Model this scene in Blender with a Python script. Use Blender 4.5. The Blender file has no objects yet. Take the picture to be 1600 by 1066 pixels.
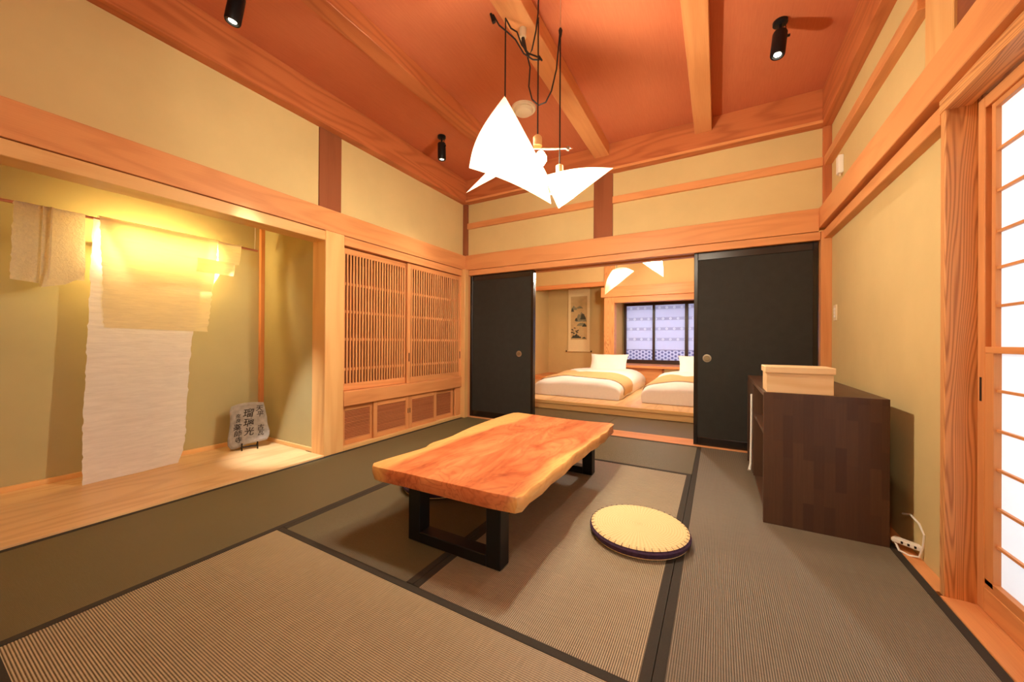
import bpy, bmesh, math, random
from mathutils import Vector, Matrix
random.seed(7)
S = bpy.context.scene
COL = S.collection
R = math.radians

# ------------------------------------------------------------------ camera, world, light, exposure
cam_data = bpy.data.cameras.new('camera')
cam_data.sensor_width = 36.0
cam_data.lens = 572.5 / 1600 * 36
cam_data.clip_start = 0.02
cam = bpy.data.objects.new('camera', cam_data)
COL.objects.link(cam)
rt, up, bk = Vector((.8721, .4893, .0063)), Vector((-.0041, -.0056, 1.0)), Vector((.4893, -.8721, -.0028))
cam.matrix_world = Matrix(((rt.x, up.x, bk.x, 0), (rt.y, up.y, bk.y, 0), (rt.z, up.z, bk.z, .95), (0, 0, 0, 1)))
S.camera = cam

S.view_settings.view_transform = 'Standard'
S.view_settings.look = 'None'
S.view_settings.gamma = 1.0
S.view_settings.use_curve_mapping = False
S.view_settings.exposure = -0.10
S.cycles.max_bounces = 10
S.cycles.diffuse_bounces = 7
S.cycles.sample_clamp_indirect = 6.0
S.cycles.use_denoising = True

world = bpy.data.worlds.new('sky'); S.world = world; world.use_nodes = True
bg = world.node_tree.nodes['Background']
bg.inputs[0].default_value = (.80, .90, 1.0, 1)
bg.inputs[1].default_value = 1.1


def light(name, kind, loc, power, color, size=.1, aim=None, size_y=None, spot=None, blend=.5):
    d = bpy.data.lights.new(name, kind)
    d.energy = power; d.color = color
    if kind == 'AREA':
        d.size = size
        if size_y:
            d.shape = 'RECTANGLE'; d.size_y = size_y
    else:
        d.shadow_soft_size = size
    if kind == 'SPOT':
        d.spot_size = spot; d.spot_blend = blend
    o = bpy.data.objects.new(name, d); COL.objects.link(o)
    o.location = loc
    if aim is not None:
        o.rotation_euler = (Vector(aim) - Vector(loc)).to_track_quat('-Z', 'Y').to_euler()
    return o


WARM = (1.0, .91, .74)
# pendant bulbs over the low table
light('pendant_or_fill_light', 'POINT', (-1.08, 1.87, 2.02), 66, WARM, .06)
light('pendant_or_fill_light', 'POINT', (-.92, 1.95, 1.99), 45, WARM, .05)
light('pendant_or_fill_light', 'POINT', (-.76, 2.05, 1.79), 88, WARM, .03)
# ceiling spotlights
light('spot_light', 'SPOT', (-2.40, 1.03, 2.73), 520, (.92, .96, 1.0), .02, aim=(-3.17, 1.77, .0), spot=R(19), blend=.8)
light('spot_light', 'SPOT', (-2.37, 2.78, 2.73), 60, (1, .90, .76), .03, aim=(-2.55, 2.95, 0), spot=R(75), blend=.9)
light('spot_light', 'SPOT', (.31, 2.78, 2.72), 50, (1, .90, .76), .03, aim=(.05, 2.4, 0), spot=R(80), blend=.9)
# tube behind the hanging paper
tube = light('alcove_tube_light', 'AREA', (-3.676, 1.14, 1.61), 140, (1, .84, .52), .55, aim=(-3.0, 1.14, 1.54), size_y=.22)
tube.data.spread = R(125)
for yy in (.94, 1.12, 1.34):
    light('alcove_tube_light', 'POINT', (-3.670, yy, 1.63), 6.0, (1, .76, .36), .03)
# daylight at the paper screens and at the bedroom window
light('daylight', 'AREA', (1.45, .65, 1.0), 34, (.86, .93, 1.0), 3.0, aim=(.85, .65, 1.0), size_y=1.9)
light('daylight', 'AREA', (-.9, 9.3, 1.2), 34, (.78, .86, 1.0), 2.6, aim=(-.9, 8.4, 1.2), size_y=1.4)
# bedroom pendants
light('pendant_or_fill_light', 'POINT', (-1.35, 5.66, 1.93), 90, WARM, .06)
light('pendant_or_fill_light', 'POINT', (-.88, 5.9, 2.15), 150, WARM, .08)
# unseen fill light added at the camera end of the living room
light('pendant_or_fill_light', 'POINT', (-.2, -.3, 2.45), 46, WARM, .15)


# ------------------------------------------------------------------ materials
def new_mat(name):
    m = bpy.data.materials.new(name); m.use_nodes = True
    nt = m.node_tree
    return m, nt, nt.nodes['Principled BSDF']


def srgb(r, g, b):
    f = lambda c: ((c / 255 + .055) / 1.055) ** 2.4 if c > 10 else c / 255 / 12.92
    return (f(r), f(g), f(b), 1)


def N(nt, t, **kw):
    n = nt.nodes.new(t)
    for k, v in kw.items():
        setattr(n, k, v)
    return n


def math_node(nt, op, a, b=None):
    n = N(nt, 'ShaderNodeMath', operation=op)
    for i, v in enumerate((a, b)):
        if v is None: continue
        if hasattr(v, 'links'): nt.links.new(v, n.inputs[i])
        else: n.inputs[i].default_value = v
    return n.outputs[0]


def ramp(nt, fac, stops):
    n = N(nt, 'ShaderNodeValToRGB')
    e = n.color_ramp.elements
    e[0].position, e[0].color = stops[0]
    e[1].position, e[1].color = stops[1]
    for p, c in stops[2:]:
        x = e.new(p); x.color = c
    nt.links.new(fac, n.inputs[0])
    return n.outputs[0]


def coords(nt, scale=(1, 1, 1), rnd=True):
    tc = N(nt, 'ShaderNodeTexCoord')
    mp = N(nt, 'ShaderNodeMapping'); mp.inputs['Scale'].default_value = scale
    nt.links.new(tc.outputs['Object'], mp.inputs[0])
    if rnd:
        oi = N(nt, 'ShaderNodeObjectInfo')
        cb = N(nt, 'ShaderNodeCombineXYZ')
        m1 = math_node(nt, 'MULTIPLY', oi.outputs['Random'], 37.0)
        m2 = math_node(nt, 'MULTIPLY', oi.outputs['Random'], 91.0)
        nt.links.new(m1, cb.inputs[0]); nt.links.new(m2, cb.inputs[1]); nt.links.new(m1, cb.inputs[2])
        nt.links.new(cb.outputs[0], mp.inputs['Location'])
    return mp.outputs[0]


def noise(nt, vec, scale, detail=3, rough=.5, dist=0.):
    n = N(nt, 'ShaderNodeTexNoise')
    n.inputs['Scale'].default_value = scale; n.inputs['Detail'].default_value = detail
    n.inputs['Roughness'].default_value = rough; n.inputs['Distortion'].default_value = dist
    nt.links.new(vec, n.inputs['Vector'])
    return n.outputs['Fac']


def bump(nt, bs, h, strength, dist=.001):
    b = N(nt, 'ShaderNodeBump'); b.inputs['Strength'].default_value = strength; b.inputs['Distance'].default_value = dist
    nt.links.new(h, b.inputs['Height']); nt.links.new(b.outputs[0], bs.inputs['Normal'])


def mix(nt, fac, a, b, mode='MIX'):
    n = N(nt, 'ShaderNodeMix', data_type='RGBA', blend_type=mode)
    for s, v in ((n.inputs[0], fac), (n.inputs[6], a), (n.inputs[7], b)):
        if hasattr(v, 'links'): nt.links.new(v, s)
        else: s.default_value = v
    return n.outputs[2]


_wood = {}
def wood(key, light_c, dark_c, axis='Y', rings=9, scale=5.0, rough=.45, contrast=.55, tone=.12, along=.13):
    """plank with cathedral figure; the grain runs along the given local axis"""
    k = (key, axis)
    if k in _wood: return _wood[k]
    m, nt, bs = new_mat('wood_' + key + '_' + axis.lower())
    a = {'X': (along, 1, 1), 'Y': (1, along, 1), 'Z': (1, 1, along)}[axis]
    v = coords(nt, a)
    n1 = noise(nt, v, scale, 2, .45, .15)
    r = math_node(nt, 'SINE', math_node(nt, 'MULTIPLY', n1, rings * 6.283))
    r = math_node(nt, 'MULTIPLY', math_node(nt, 'ADD', r, 1), .5)
    a2 = {'X': (.02, 1, 1), 'Y': (1, .02, 1), 'Z': (1, 1, .02)}[axis]
    fib = noise(nt, coords(nt, a2), 260, 2, .6)
    big = noise(nt, v, 1.6, 2)
    g = math_node(nt, 'MULTIPLY', math_node(nt, 'POWER', r, 2.2), contrast)
    g = math_node(nt, 'ADD', g, math_node(nt, 'MULTIPLY', math_node(nt, 'SUBTRACT', fib, .5), .45))
    g = math_node(nt, 'ADD', g, math_node(nt, 'MULTIPLY', math_node(nt, 'SUBTRACT', big, .5), .7))
    c = ramp(nt, g, [(0.0, light_c), (1.0, dark_c)])
    oi = N(nt, 'ShaderNodeObjectInfo')
    hs = N(nt, 'ShaderNodeHueSaturation')
    val = math_node(nt, 'ADD', math_node(nt, 'MULTIPLY', oi.outputs['Random'], tone), 1 - tone / 2)
    nt.links.new(val, hs.inputs['Value']); nt.links.new(c, hs.inputs['Color'])
    nt.links.new(hs.outputs[0], bs.inputs['Base Color'])
    bs.inputs['Roughness'].default_value = rough
    bs.inputs['Specular IOR Level'].default_value = .25
    bump(nt, bs, math_node(nt, 'ADD', fib, math_node(nt, 'MULTIPLY', r, .5)), .12, .0006)
    _wood[k] = m
    return m


def flat(name, color, rough=.6, metal=0., spec=.4, emit=None, estr=0., noise_amt=0., nscale=30., bmp=0., bscale=200.):
    m, nt, bs = new_mat(name)
    bs.inputs['Roughness'].default_value = rough; bs.inputs['Metallic'].default_value = metal
    bs.inputs['Specular IOR Level'].default_value = spec
    v = coords(nt, rnd=False)
    n = noise(nt, v, nscale, 3)
    lo = tuple(max(0, c * (1 - noise_amt)) for c in color[:3]) + (1,)
    hi = tuple(min(1, c * (1 + noise_amt)) for c in color[:3]) + (1,)
    nt.links.new(ramp(nt, n, [(.3, lo), (.7, hi)]), bs.inputs['Base Color'])
    if bmp: bump(nt, bs, noise(nt, v, bscale, 3), bmp, .001)
    if emit:
        bs.inputs['Emission Color'].default_value = emit; bs.inputs['Emission Strength'].default_value = estr
    return m


def paper_mat(name, color, trans=.6, wrinkle=90., stretch=(1, 1, 1), bstr=.5, emit=None, estr=0., bdist=.002, mott=.86):
    m, nt, bs = new_mat(name)
    nt.nodes.remove(bs)
    out = nt.nodes['Material Output']
    v = coords(nt, stretch, rnd=False)
    h = noise(nt, v, wrinkle, 4, .6, .6)
    c = ramp(nt, h, [(.25, tuple(x * mott for x in color[:3]) + (1,)), (.7, color)])
    d = N(nt, 'ShaderNodeBsdfDiffuse'); t = N(nt, 'ShaderNodeBsdfTranslucent')
    b = N(nt, 'ShaderNodeBump'); b.inputs['Strength'].default_value = bstr; b.inputs['Distance'].default_value = bdist
    nt.links.new(h, b.inputs['Height'])
    for s in (d, t):
        nt.links.new(c, s.inputs['Color']); nt.links.new(b.outputs[0], s.inputs['Normal'])
    mx = N(nt, 'ShaderNodeMixShader'); mx.inputs[0].default_value = trans
    nt.links.new(d.outputs[0], mx.inputs[1]); nt.links.new(t.outputs[0], mx.inputs[2])
    last = mx.outputs[0]
    if emit:
        e = N(nt, 'ShaderNodeEmission'); e.inputs[0].default_value = emit; e.inputs[1].default_value = estr
        ad = N(nt, 'ShaderNodeAddShader'); nt.links.new(last, ad.inputs[0]); nt.links.new(e.outputs[0], ad.inputs[1])
        last = ad.outputs[0]
    nt.links.new(last, out.inputs[0])
    return m


def plaster_mat(name, c, amt=.05):
    m, nt, bs = new_mat(name)
    v = coords(nt, rnd=False)
    n1 = noise(nt, v, 2.2, 4, .6); n2 = noise(nt, v, 420, 2)
    lo = tuple(x * (1 - amt) for x in c[:3]) + (1,); hi = tuple(x * (1 + amt) for x in c[:3]) + (1,)
    c1 = ramp(nt, n1, [(.3, lo), (.7, hi)])
    c2 = mix(nt, math_node(nt, 'MULTIPLY', n2, .22), c1, tuple(x * .7 for x in c[:3]) + (1,))
    nt.links.new(c2, bs.inputs['Base Color'])
    bs.inputs['Roughness'].default_value = .95; bs.inputs['Specular IOR Level'].default_value = .1
    bump(nt, bs, n2, .25, .001)
    return m


CEDAR = lambda ax: wood('cedar', srgb(220, 152, 94), srgb(174, 98, 48), ax, 7, 4.5, .42, .24)
CROWN = lambda ax: wood('crown', srgb(196, 116, 68), srgb(140, 68, 34), ax, 10, 4.0, .45, .36)
HINOKI = lambda ax: wood('hinoki', srgb(230, 182, 116), srgb(206, 142, 80), ax, 6, 4.0, .40, .35)
KEYAKI = lambda ax: wood('keyaki', srgb(222, 160, 100), srgb(150, 84, 44), ax, 42, 7.0, .40, .60, along=.06)
DECK = lambda ax: wood('deck', srgb(222, 184, 130), srgb(188, 140, 88), ax, 7, 4.0, .33, .40)
BROWNPOST = lambda ax: wood('brown_post', srgb(150, 88, 56), srgb(84, 42, 26), ax, 4, 3.0, .35, .3)
DARKWOOD = lambda ax: wood('dark_stain', srgb(88, 66, 54), srgb(54, 38, 32), ax, 4, 3.0, .42, .35, .3)
BOXWOOD = lambda ax: wood('box_wood', srgb(236, 200, 148), srgb(214, 168, 112), ax, 5, 6.0, .5, .45)
CLOSETIN = lambda ax: wood('closet_inside', srgb(132, 64, 40), srgb(84, 38, 24), ax, 5, 4.0, .7, .4)
PLASTER = plaster_mat('wall_plaster', srgb(214, 188, 130))
PLASTER_ALC = plaster_mat('alcove_plaster', srgb(184, 170, 120))


def ceiling_mat():
    m, nt, bs = new_mat('ceiling_board')
    v = coords(nt, (1, .06, 1), False)
    f = noise(nt, v, 120, 3, .6); b = noise(nt, coords(nt, (1, .25, 1), False), 3, 3)
    g = math_node(nt, 'ADD', math_node(nt, 'MULTIPLY', f, .5), math_node(nt, 'MULTIPLY', b, .5))
    nt.links.new(ramp(nt, g, [(.3, srgb(204, 120, 78)), (.7, srgb(190, 106, 68))]), bs.inputs['Base Color'])
    bs.inputs['Roughness'].default_value = .75; bs.inputs['Specular IOR Level'].default_value = .2
    return m
CEIL = ceiling_mat()


PITCH = .0068
def tatami_mat(axis, dark=0):
    m, nt, bs = new_mat('tatami_weave_' + axis.lower())
    across = {'X': (0, 1, 0), 'Y': (1, 0, 0)}[axis]
    v = coords(nt, (1, 1, 1), False)
    sep = N(nt, 'ShaderNodeSeparateXYZ'); nt.links.new(v, sep.inputs[0])
    u = sep.outputs[1] if axis == 'X' else sep.outputs[0]
    w = math_node(nt, 'SINE', math_node(nt, 'MULTIPLY', u, 2 * math.pi / PITCH))
    w = math_node(nt, 'MULTIPLY', math_node(nt, 'ADD', w, 1), .5)
    st = {'X': (1, .03, 1), 'Y': (.03, 1, 1)}[axis]
    rush = noise(nt, coords(nt, st, False), 500, 2, .7)
    big = noise(nt, coords(nt, (1, 1, 1), False), 1.3, 4, .6)
    if dark == 2:  # right column: dim daylight sheen painted into the weave colour
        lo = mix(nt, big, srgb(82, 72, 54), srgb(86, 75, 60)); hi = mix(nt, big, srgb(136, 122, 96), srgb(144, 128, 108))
    elif dark:  # dimmer shading of some mats painted into the weave colour
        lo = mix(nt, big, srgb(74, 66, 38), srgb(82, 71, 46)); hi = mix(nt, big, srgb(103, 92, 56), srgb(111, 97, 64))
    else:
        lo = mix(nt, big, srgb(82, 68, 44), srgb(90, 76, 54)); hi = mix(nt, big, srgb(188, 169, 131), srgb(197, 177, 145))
    g = math_node(nt, 'ADD', math_node(nt, 'MULTIPLY', w, .8), math_node(nt, 'MULTIPLY', math_node(nt, 'SUBTRACT', rush, .5), .7))
    g = math_node(nt, 'MAXIMUM', math_node(nt, 'MINIMUM', g, 1.0), 0.0)
    c = mix(nt, g, lo, hi)
    nt.links.new(c, bs.inputs['Base Color'])
    bs.inputs['Roughness'].default_value = .5; bs.inputs['Specular IOR Level'].default_value = .45
    bump(nt, bs, rush, .3, .0006)
    return m
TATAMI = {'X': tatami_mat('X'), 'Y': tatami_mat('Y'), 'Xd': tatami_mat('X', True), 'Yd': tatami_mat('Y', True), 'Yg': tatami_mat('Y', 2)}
BORDER = flat('mat_border_cloth', srgb(50, 43, 32), .85, noise_amt=.12, nscale=300, bmp=.2, bscale=900)
BLACKMETAL = flat('black_steel', srgb(22, 22, 24), .42, .3, .4, noise_amt=.1)
LACQUER = flat('black_lacquer', srgb(24, 15, 11), .22, 0, .6, noise_amt=.1)
DARK = flat('dark_gap', srgb(30, 18, 12), .9)
FUSUMA = flat('fusuma_paper', srgb(41, 38, 31), .8, noise_amt=.12, nscale=14, bmp=.25, bscale=300)
SILVER = flat('brushed_silver', srgb(190, 180, 160), .3, .9)
WHITEPLASTIC = flat('white_plastic', srgb(236, 230, 216), .4)
CREAMPLASTIC = flat('cream_plastic', srgb(226, 206, 168), .45)
CORD = flat('black_cord', srgb(26, 18, 14), .6)
COTTON = flat('white_cotton', srgb(236, 228, 216), .9, spec=.1, noise_amt=.02, bmp=.35, bscale=40)
RUNNER = flat('gold_runner_cloth', srgb(206, 168, 112), .8, noise_amt=.05, bmp=.2, bscale=200)
PURPLE = flat('purple_cloth', srgb(62, 38, 62), .85, noise_amt=.25, nscale=60, bmp=.6, bscale=60)
THREAD = flat('dark_thread', srgb(48, 28, 40), .8)
WASHI = paper_mat('white_washi', srgb(254, 250, 242), .42, 60, (1, .12, 1), .9, bdist=.004)
WASHI_Y = paper_mat('cream_washi', srgb(252, 240, 200), .60, 70, (1, .12, 1), .6, bdist=.003)
WASHI_C = paper_mat('crinkled_washi', srgb(246, 234, 198), .55, 75, (1, 1, 1), 1.0, bdist=.005)
LAMPPAPER = paper_mat('lamp_paper', srgb(255, 246, 226), .5, 60, (1, 1, 1), .3, srgb(255, 236, 200), 1.0)
LAMPPAPER_DIM = paper_mat('lamp_paper_dim', srgb(250, 230, 190), .07, 60, (1, 1, 1), .3, srgb(255, 222, 160), .35)
SHOJI = paper_mat('shoji_paper', srgb(250, 250, 250), .65, 40, (1, 1, 1), .02, mott=.985)
SOCKETWOOD = flat('socket_wood', srgb(232, 190, 128), .5)
BULB = flat('bulb_glass', srgb(255, 240, 210), .3, emit=srgb(255, 226, 170), estr=25)
SPOTLENS = flat('spot_lens', srgb(255, 250, 230), .3, emit=srgb(255, 246, 220), estr=14)


# ------------------------------------------------------------------ mesh helpers
class MB:
    def __init__(s): s.v, s.f = [], []

    def add(s, vs, fs):
        b = len(s.v); s.v += [tuple(v) for v in vs]; s.f += [tuple(b + i for i in f) for f in fs]; return s

    def box(s, x0, x1, y0, y1, z0, z1):
        vs = [(x, y, z) for z in (z0, z1) for y in (y0, y1) for x in (x0, x1)]
        return s.add(vs, [(0, 2, 3, 1), (4, 5, 7, 6), (0, 1, 5, 4), (2, 6, 7, 3), (0, 4, 6, 2), (1, 3, 7, 5)])

    def tube(s, pts, r, n=8, cap=True):
        pts = [Vector(p) for p in pts]
        rs = r if isinstance(r, (list, tuple)) else [r] * len(pts)
        rings = []
        ref = Vector((0, 0, 1))
        for i, p in enumerate(pts):
            t = (pts[min(i + 1, len(pts) - 1)] - pts[max(i - 1, 0)]).normalized()
            if abs(t.dot(ref)) > .95: ref = Vector((1, 0, 0)) if abs(t.x) < .9 else Vector((0, 1, 0))
            a = (ref - t * ref.dot(t)).normalized(); b = t.cross(a); ref = a
            rings.append([p + (a * math.cos(q) + b * math.sin(q)) * rs[i] for q in [2 * math.pi * k / n for k in range(n)]])
        vs = [v for rg in rings for v in rg]; fs = []
        for i in range(len(pts) - 1):
            for k in range(n):
                fs.append((i * n + k, i * n + (k + 1) % n, (i + 1) * n + (k + 1) % n, (i + 1) * n + k))
        if cap:
            fs.append(tuple(range(n - 1, -1, -1))); fs.append(tuple((len(pts) - 1) * n + k for k in range(n)))
        return s.add(vs, fs)

    def lathe(s, prof, n=32, c=(0, 0, 0)):
        vs, fs = [], []
        for r_, z in prof:
            for k in range(n):
                q = 2 * math.pi * k / n
                vs.append((c[0] + r_ * math.cos(q), c[1] + r_ * math.sin(q), c[2] + z))
        m = len(prof)
        for i in range(m - 1):
            for k in range(n):
                fs.append((i * n + k, i * n + (k + 1) % n, (i + 1) * n + (k + 1) % n, (i + 1) * n + k))
        fs.append(tuple(range(n - 1, -1, -1))); fs.append(tuple((m - 1) * n + k for k in range(n)))
        return s.add(vs, fs)

    def prism(s, poly, z0, z1):
        n = len(poly)
        vs = [(x, y, z0) for x, y in poly] + [(x, y, z1) for x, y in poly]
        fs = [tuple(range(n - 1, -1, -1)), tuple(range(n, 2 * n))] + [(i, (i + 1) % n, n + (i + 1) % n, n + i) for i in range(n)]
        return s.add(vs, fs)

    def grid(s, fn, nu, nv, thick=None):
        """fn(u,v) -> point; with thick, a closed sheet"""
        P = [[Vector(fn(i / nu, j / nv)) for j in range(nv + 1)] for i in range(nu + 1)]
        w = nv + 1
        fs = [(i * w + j, (i + 1) * w + j, (i + 1) * w + j + 1, i * w + j + 1) for i in range(nu) for j in range(nv)]
        top = [p for row in P for p in row]
        if not thick: return s.add(top, fs)
        nor = []
        for i in range(nu + 1):
            for j in range(nv + 1):
                du = P[min(i + 1, nu)][j] - P[max(i - 1, 0)][j]; dv = P[i][min(j + 1, nv)] - P[i][max(j - 1, 0)]
                nor.append(du.cross(dv).normalized())
        bot = [p - n_ * thick for p, n_ in zip(top, nor)]
        K = len(top)
        fs2 = [tuple(K + q for q in reversed(f)) for f in fs]
        edge = [i * w for i in range(nu + 1)] + [nu * w + j for j in range(1, nv + 1)] + [i * w + nv for i in range(nu - 1, -1, -1)] + [j for j in range(nv - 1, 0, -1)]
        fs3 = [(edge[(q + 1) % len(edge)], edge[q], K + edge[q], K + edge[(q + 1) % len(edge)]) for q in range(len(edge))]
        return s.add(top + bot, fs + fs2 + fs3)

    def mesh(s, name, mat, bevel=0., smooth=False, seg=1):
        me = bpy.data.meshes.new(name); me.from_pydata(s.v, [], s.f)
        bm = bmesh.new(); bm.from_mesh(me)
        bmesh.ops.recalc_face_normals(bm, faces=bm.faces)
        if bevel:
            bmesh.ops.bevel(bm, geom=[e for e in bm.edges if len(e.link_faces) == 2 and e.calc_face_angle(0) > .5], offset=bevel, segments=seg, affect='EDGES', clamp_overlap=True)
        if smooth:
            for f in bm.faces: f.smooth = True
            for e in bm.edges:
                if len(e.link_faces) == 2 and e.calc_face_angle(0) > .7: e.smooth = False
        bm.to_mesh(me); bm.free()
        if mat: me.materials.append(mat)
        return me


def link(name, me, parent=None, loc=None):
    o = bpy.data.objects.new(name, me); COL.objects.link(o)
    if parent: o.parent = parent
    if loc: o.location = loc
    return o


def part(name, mb, mat, parent, bevel=0., smooth=False, label=None, seg=1, loc=None):
    o = link(name, mb.mesh(name, mat, bevel, smooth, seg), parent, loc)
    if label: o['label'] = label
    return o


def thing(name, label, cat, loc=(0, 0, 0), group=None, rz=0):
    o = bpy.data.objects.new(name, None); COL.objects.link(o)
    o.location = loc; o.rotation_euler.z = rz; o.empty_display_size = .1
    o['label'] = label; o['category'] = cat
    if group: o['group'] = group
    return o


def solid(name, mb, mat, label, cat, loc=(0, 0, 0), bevel=0., smooth=False, group=None):
    o = link(name, mb.mesh(name, mat, bevel, smooth), None, loc)
    o['label'] = label; o['category'] = cat
    if group: o['group'] = group
    return o


def struct(name, mb, mat, label, cat, bevel=0.):
    o = link(name, mb.mesh(name, mat, bevel))
    o['kind'] = 'structure'; o['label'] = label; o['category'] = cat
    return o


def struct_root(name, label, cat, loc=(0, 0, 0)):
    o = thing(name, label, cat, loc); o['kind'] = 'structure'; return o


_tn = [0]
def trim(mb, mat, label, cat='trim', bevel=.002):
    _tn[0] += 1
    return struct('trim_%d' % _tn[0], mb, mat, label, cat, bevel)


def B(*a): return MB().box(*a)


# ------------------------------------------------------------------ room shell
YF, YB = -.90, 3.774          # camera-side wall, front of back wall
ZC = 2.975
struct('ceiling', B(-3.0, .95, YF - .1, 3.95, ZC, ZC + .08), CEIL, 'reddish brown flat board ceiling between the exposed beams', 'ceiling')
struct('wall_left', B(-2.97, -2.85, YF - .1, 3.82, 1.90, ZC), PLASTER, 'beige plaster wall above the long left rail', 'wall')
struct('wall_back', B(-2.85, .79, 3.815, 3.93, 1.90, ZC), PLASTER, 'beige plaster wall above the black sliding doors', 'wall')
wr = MB().box(.79, .93, 2.03, 3.95, 0, ZC).box(.79, .93, YF, 2.03, 2.02, ZC)
struct('wall_right', wr, PLASTER, 'plain golden beige plaster wall beside the dark chest', 'wall')
struct('wall_front', B(-3.9, .95, YF - .12, YF, 0, ZC), PLASTER, 'beige plaster wall behind the photographer', 'wall')
struct('wall_alcove_back', B(-3.92, -3.80, YF, 2.00, 0, 2.5), PLASTER_ALC, 'olive beige plaster wall behind the hanging papers', 'wall')
struct('wall_alcove_side', B(-3.80, -2.95, 1.89, 2.00, 0, 2.5), PLASTER_ALC, 'narrow golden plaster side wall beside the sanded alcove post', 'wall')
struct('ceiling_alcove', B(-3.92, -2.86, YF, 2.0, 2.4, 2.5), CEDAR('Y'), 'board ceiling inside the alcove', 'ceiling')

# crown boards round the ceiling
trim(B(-2.85, -2.765, YF, 3.82, 2.70, ZC), CROWN('Y'), 'wide crown board with wavy grain where left wall meets ceiling', 'crown board')
trim(B(-2.765, .72, 3.725, 3.815, 2.70, ZC), CROWN('X'), 'wide crown board where back wall meets ceiling', 'crown board')
trim(B(.72, .79, YF, 3.82, 2.70, ZC), CROWN('Y'), 'wide crown board where right wall meets ceiling', 'crown board')
trim(B(-2.765, .72, 3.712, 3.725, 2.70, 2.722), CEDAR('X'), 'thin bright strip along the foot of the back crown board', 'strip')
# ceiling beams
for x0, x1, l in ((-2.045, -1.915, 'ceiling beam nearest the left wall, running to the back wall'),
                  (-1.118, -.967, 'middle ceiling beam from which the pendant cords hang'),
                  (-.190, -.052, 'ceiling beam nearest the right wall, running to the back wall')):
    trim(B(x0, x1, YF, 3.725, 2.855, ZC), CEDAR('Y') if x0 > -2 else CROWN('Y'), l, 'beam', .004)
# nageshi rails
trim(B(-2.86, -2.80, YF, 3.79, 1.858, 2.04), CEDAR('Y'), 'long cedar rail high on the left wall above alcove and lattice doors', 'rail', .003)
trim(B(-2.80, .71, 3.774, 3.83, 1.858, 2.045), CEDAR('X'), 'broad cedar rail above the black sliding doors', 'rail', .003)
trim(B(.71, .80, YF, 3.79, 1.885, 2.045), CEDAR('Y'), 'broad cedar rail along the right wall above the paper screens', 'rail', .003)
# kamoi heads
trim(B(-2.96, -2.803, YF, 1.865, 1.775, 1.852), HINOKI('Y'), 'pale alcove head beam under the left rail, lit from below', 'beam', .003)
trim(B(-2.96, -2.803, 2.04, 3.70, 1.775, 1.852), CEDAR('Y'), 'head rail above the lattice doors', 'rail', .003)
trim(MB().box(-2.80, .72, 3.785, 3.826, 1.79, 1.855).box(-2.80, .72, 3.870, 3.90, 1.80, 1.855).box(-2.80, .72, 3.944, 4.02, 1.79, 1.855).box(-2.80, .72, 3.79, 4.01, 1.835, 1.855), CEDAR('X'), 'grooved head rail holding the black sliding doors', 'rail', .002)
trim(B(.74, .80, 2.03, 3.79, 1.795, 1.865), CEDAR('Y'), 'narrow lower rail along the right wall beside the screens', 'rail', .003)
trim(MB().box(.74, .815, YF, 2.03, 1.835, 1.865).box(.865, .93, YF, 2.03, 1.835, 1.865).box(.74, .93, YF, 2.03, 1.865, 1.885), KEYAKI('Y'), 'grooved head rail above the paper screens', 'rail', .002)
# posts
trim(B(-2.975, -2.80, 1.865, 2.04, 0, 1.858), HINOKI('Z'), 'pale sanded alcove post between alcove and lattice doors', 'post', .004)
trim(B(-2.87, -2.835, 1.83, 2.03, 2.04, 2.70), BROWNPOST('Z'), 'dark reddish brown post section high on left wall', 'post', .003)
trim(B(-1.148, -.95, 3.79, 3.84, 2.045, 2.70), BROWNPOST('Z'), 'dark reddish brown post section high on back wall', 'post', .003)
trim(B(-2.96, -2.752, 3.70, 3.774, 0, 1.858), HINOKI('Z'), 'slim pale corner post between lattice doors and black door', 'post', .003)
trim(B(-2.85, -2.77, 3.774, 4.02, 0, 1.80), CEDAR('Z'), 'jamb at the left end of the black sliding doors', 'post', .003)
trim(B(-2.85, -2.79, 3.775, 3.83, 2.045, 2.70), BROWNPOST('Z'), 'thin dark corner post above the rails at left', 'post', .003)
trim(B(.722, .79, 3.774, 4.02, 0, 1.858), CEDAR('Z'), 'cedar corner post right of the black sliding doors', 'post', .003)
trim(B(.735, .79, 3.785, 3.83, 2.045, 2.70), CROWN('Z'), 'slim brown corner post above the rails at right', 'post', .003)
trim(B(.745, .935, 2.0, 2.032, 0, 1.865), KEYAKI('Z'), 'broad jamb post with bold wavy grain beside the paper screens', 'post', .003)
trim(B(.765, .80, 2.0, 2.215, 2.045, 2.70), HINOKI('Z'), 'pale post section above the right rail at the picture edge', 'post', .003)
trim(B(.775, .80, YF, 2.0, 2.045, 2.70), BROWNPOST('Y'), 'transom recess above the paper screens, its shade painted brown', 'board', .002)  # flat brown board for the shadowed transom recess; shade put into its colour
# thin middle rails
trim(B(-2.79, -1.148, 3.785, 3.83, 2.385, 2.455), CEDAR('X'), 'thin cedar rail on back wall left of the brown post', 'rail')
trim(B(-.95, .735, 3.785, 3.83, 2.385, 2.455), CEDAR('X'), 'thin cedar rail on back wall right of the brown post', 'rail')
trim(B(.74, .80, 2.215, 3.785, 2.385, 2.455), CEDAR('Y'), 'thin cedar rail high on the right wall', 'rail')
# alcove trims
trim(B(-3.80, -3.765, 1.855, 1.89, .03, 2.4), CEDAR('Z'), 'slender cedar corner pole inside the alcove', 'pole')
trim(B(-3.80, -3.78, YF, 1.855, .012, .045), HINOKI('Y'), 'low baseboard strip under the alcove back wall', 'baseboard')
trim(B(-3.80, -2.975, 1.872, 1.89, .012, .045), HINOKI('X'), 'low baseboard strip under the alcove side wall', 'baseboard')
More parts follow.
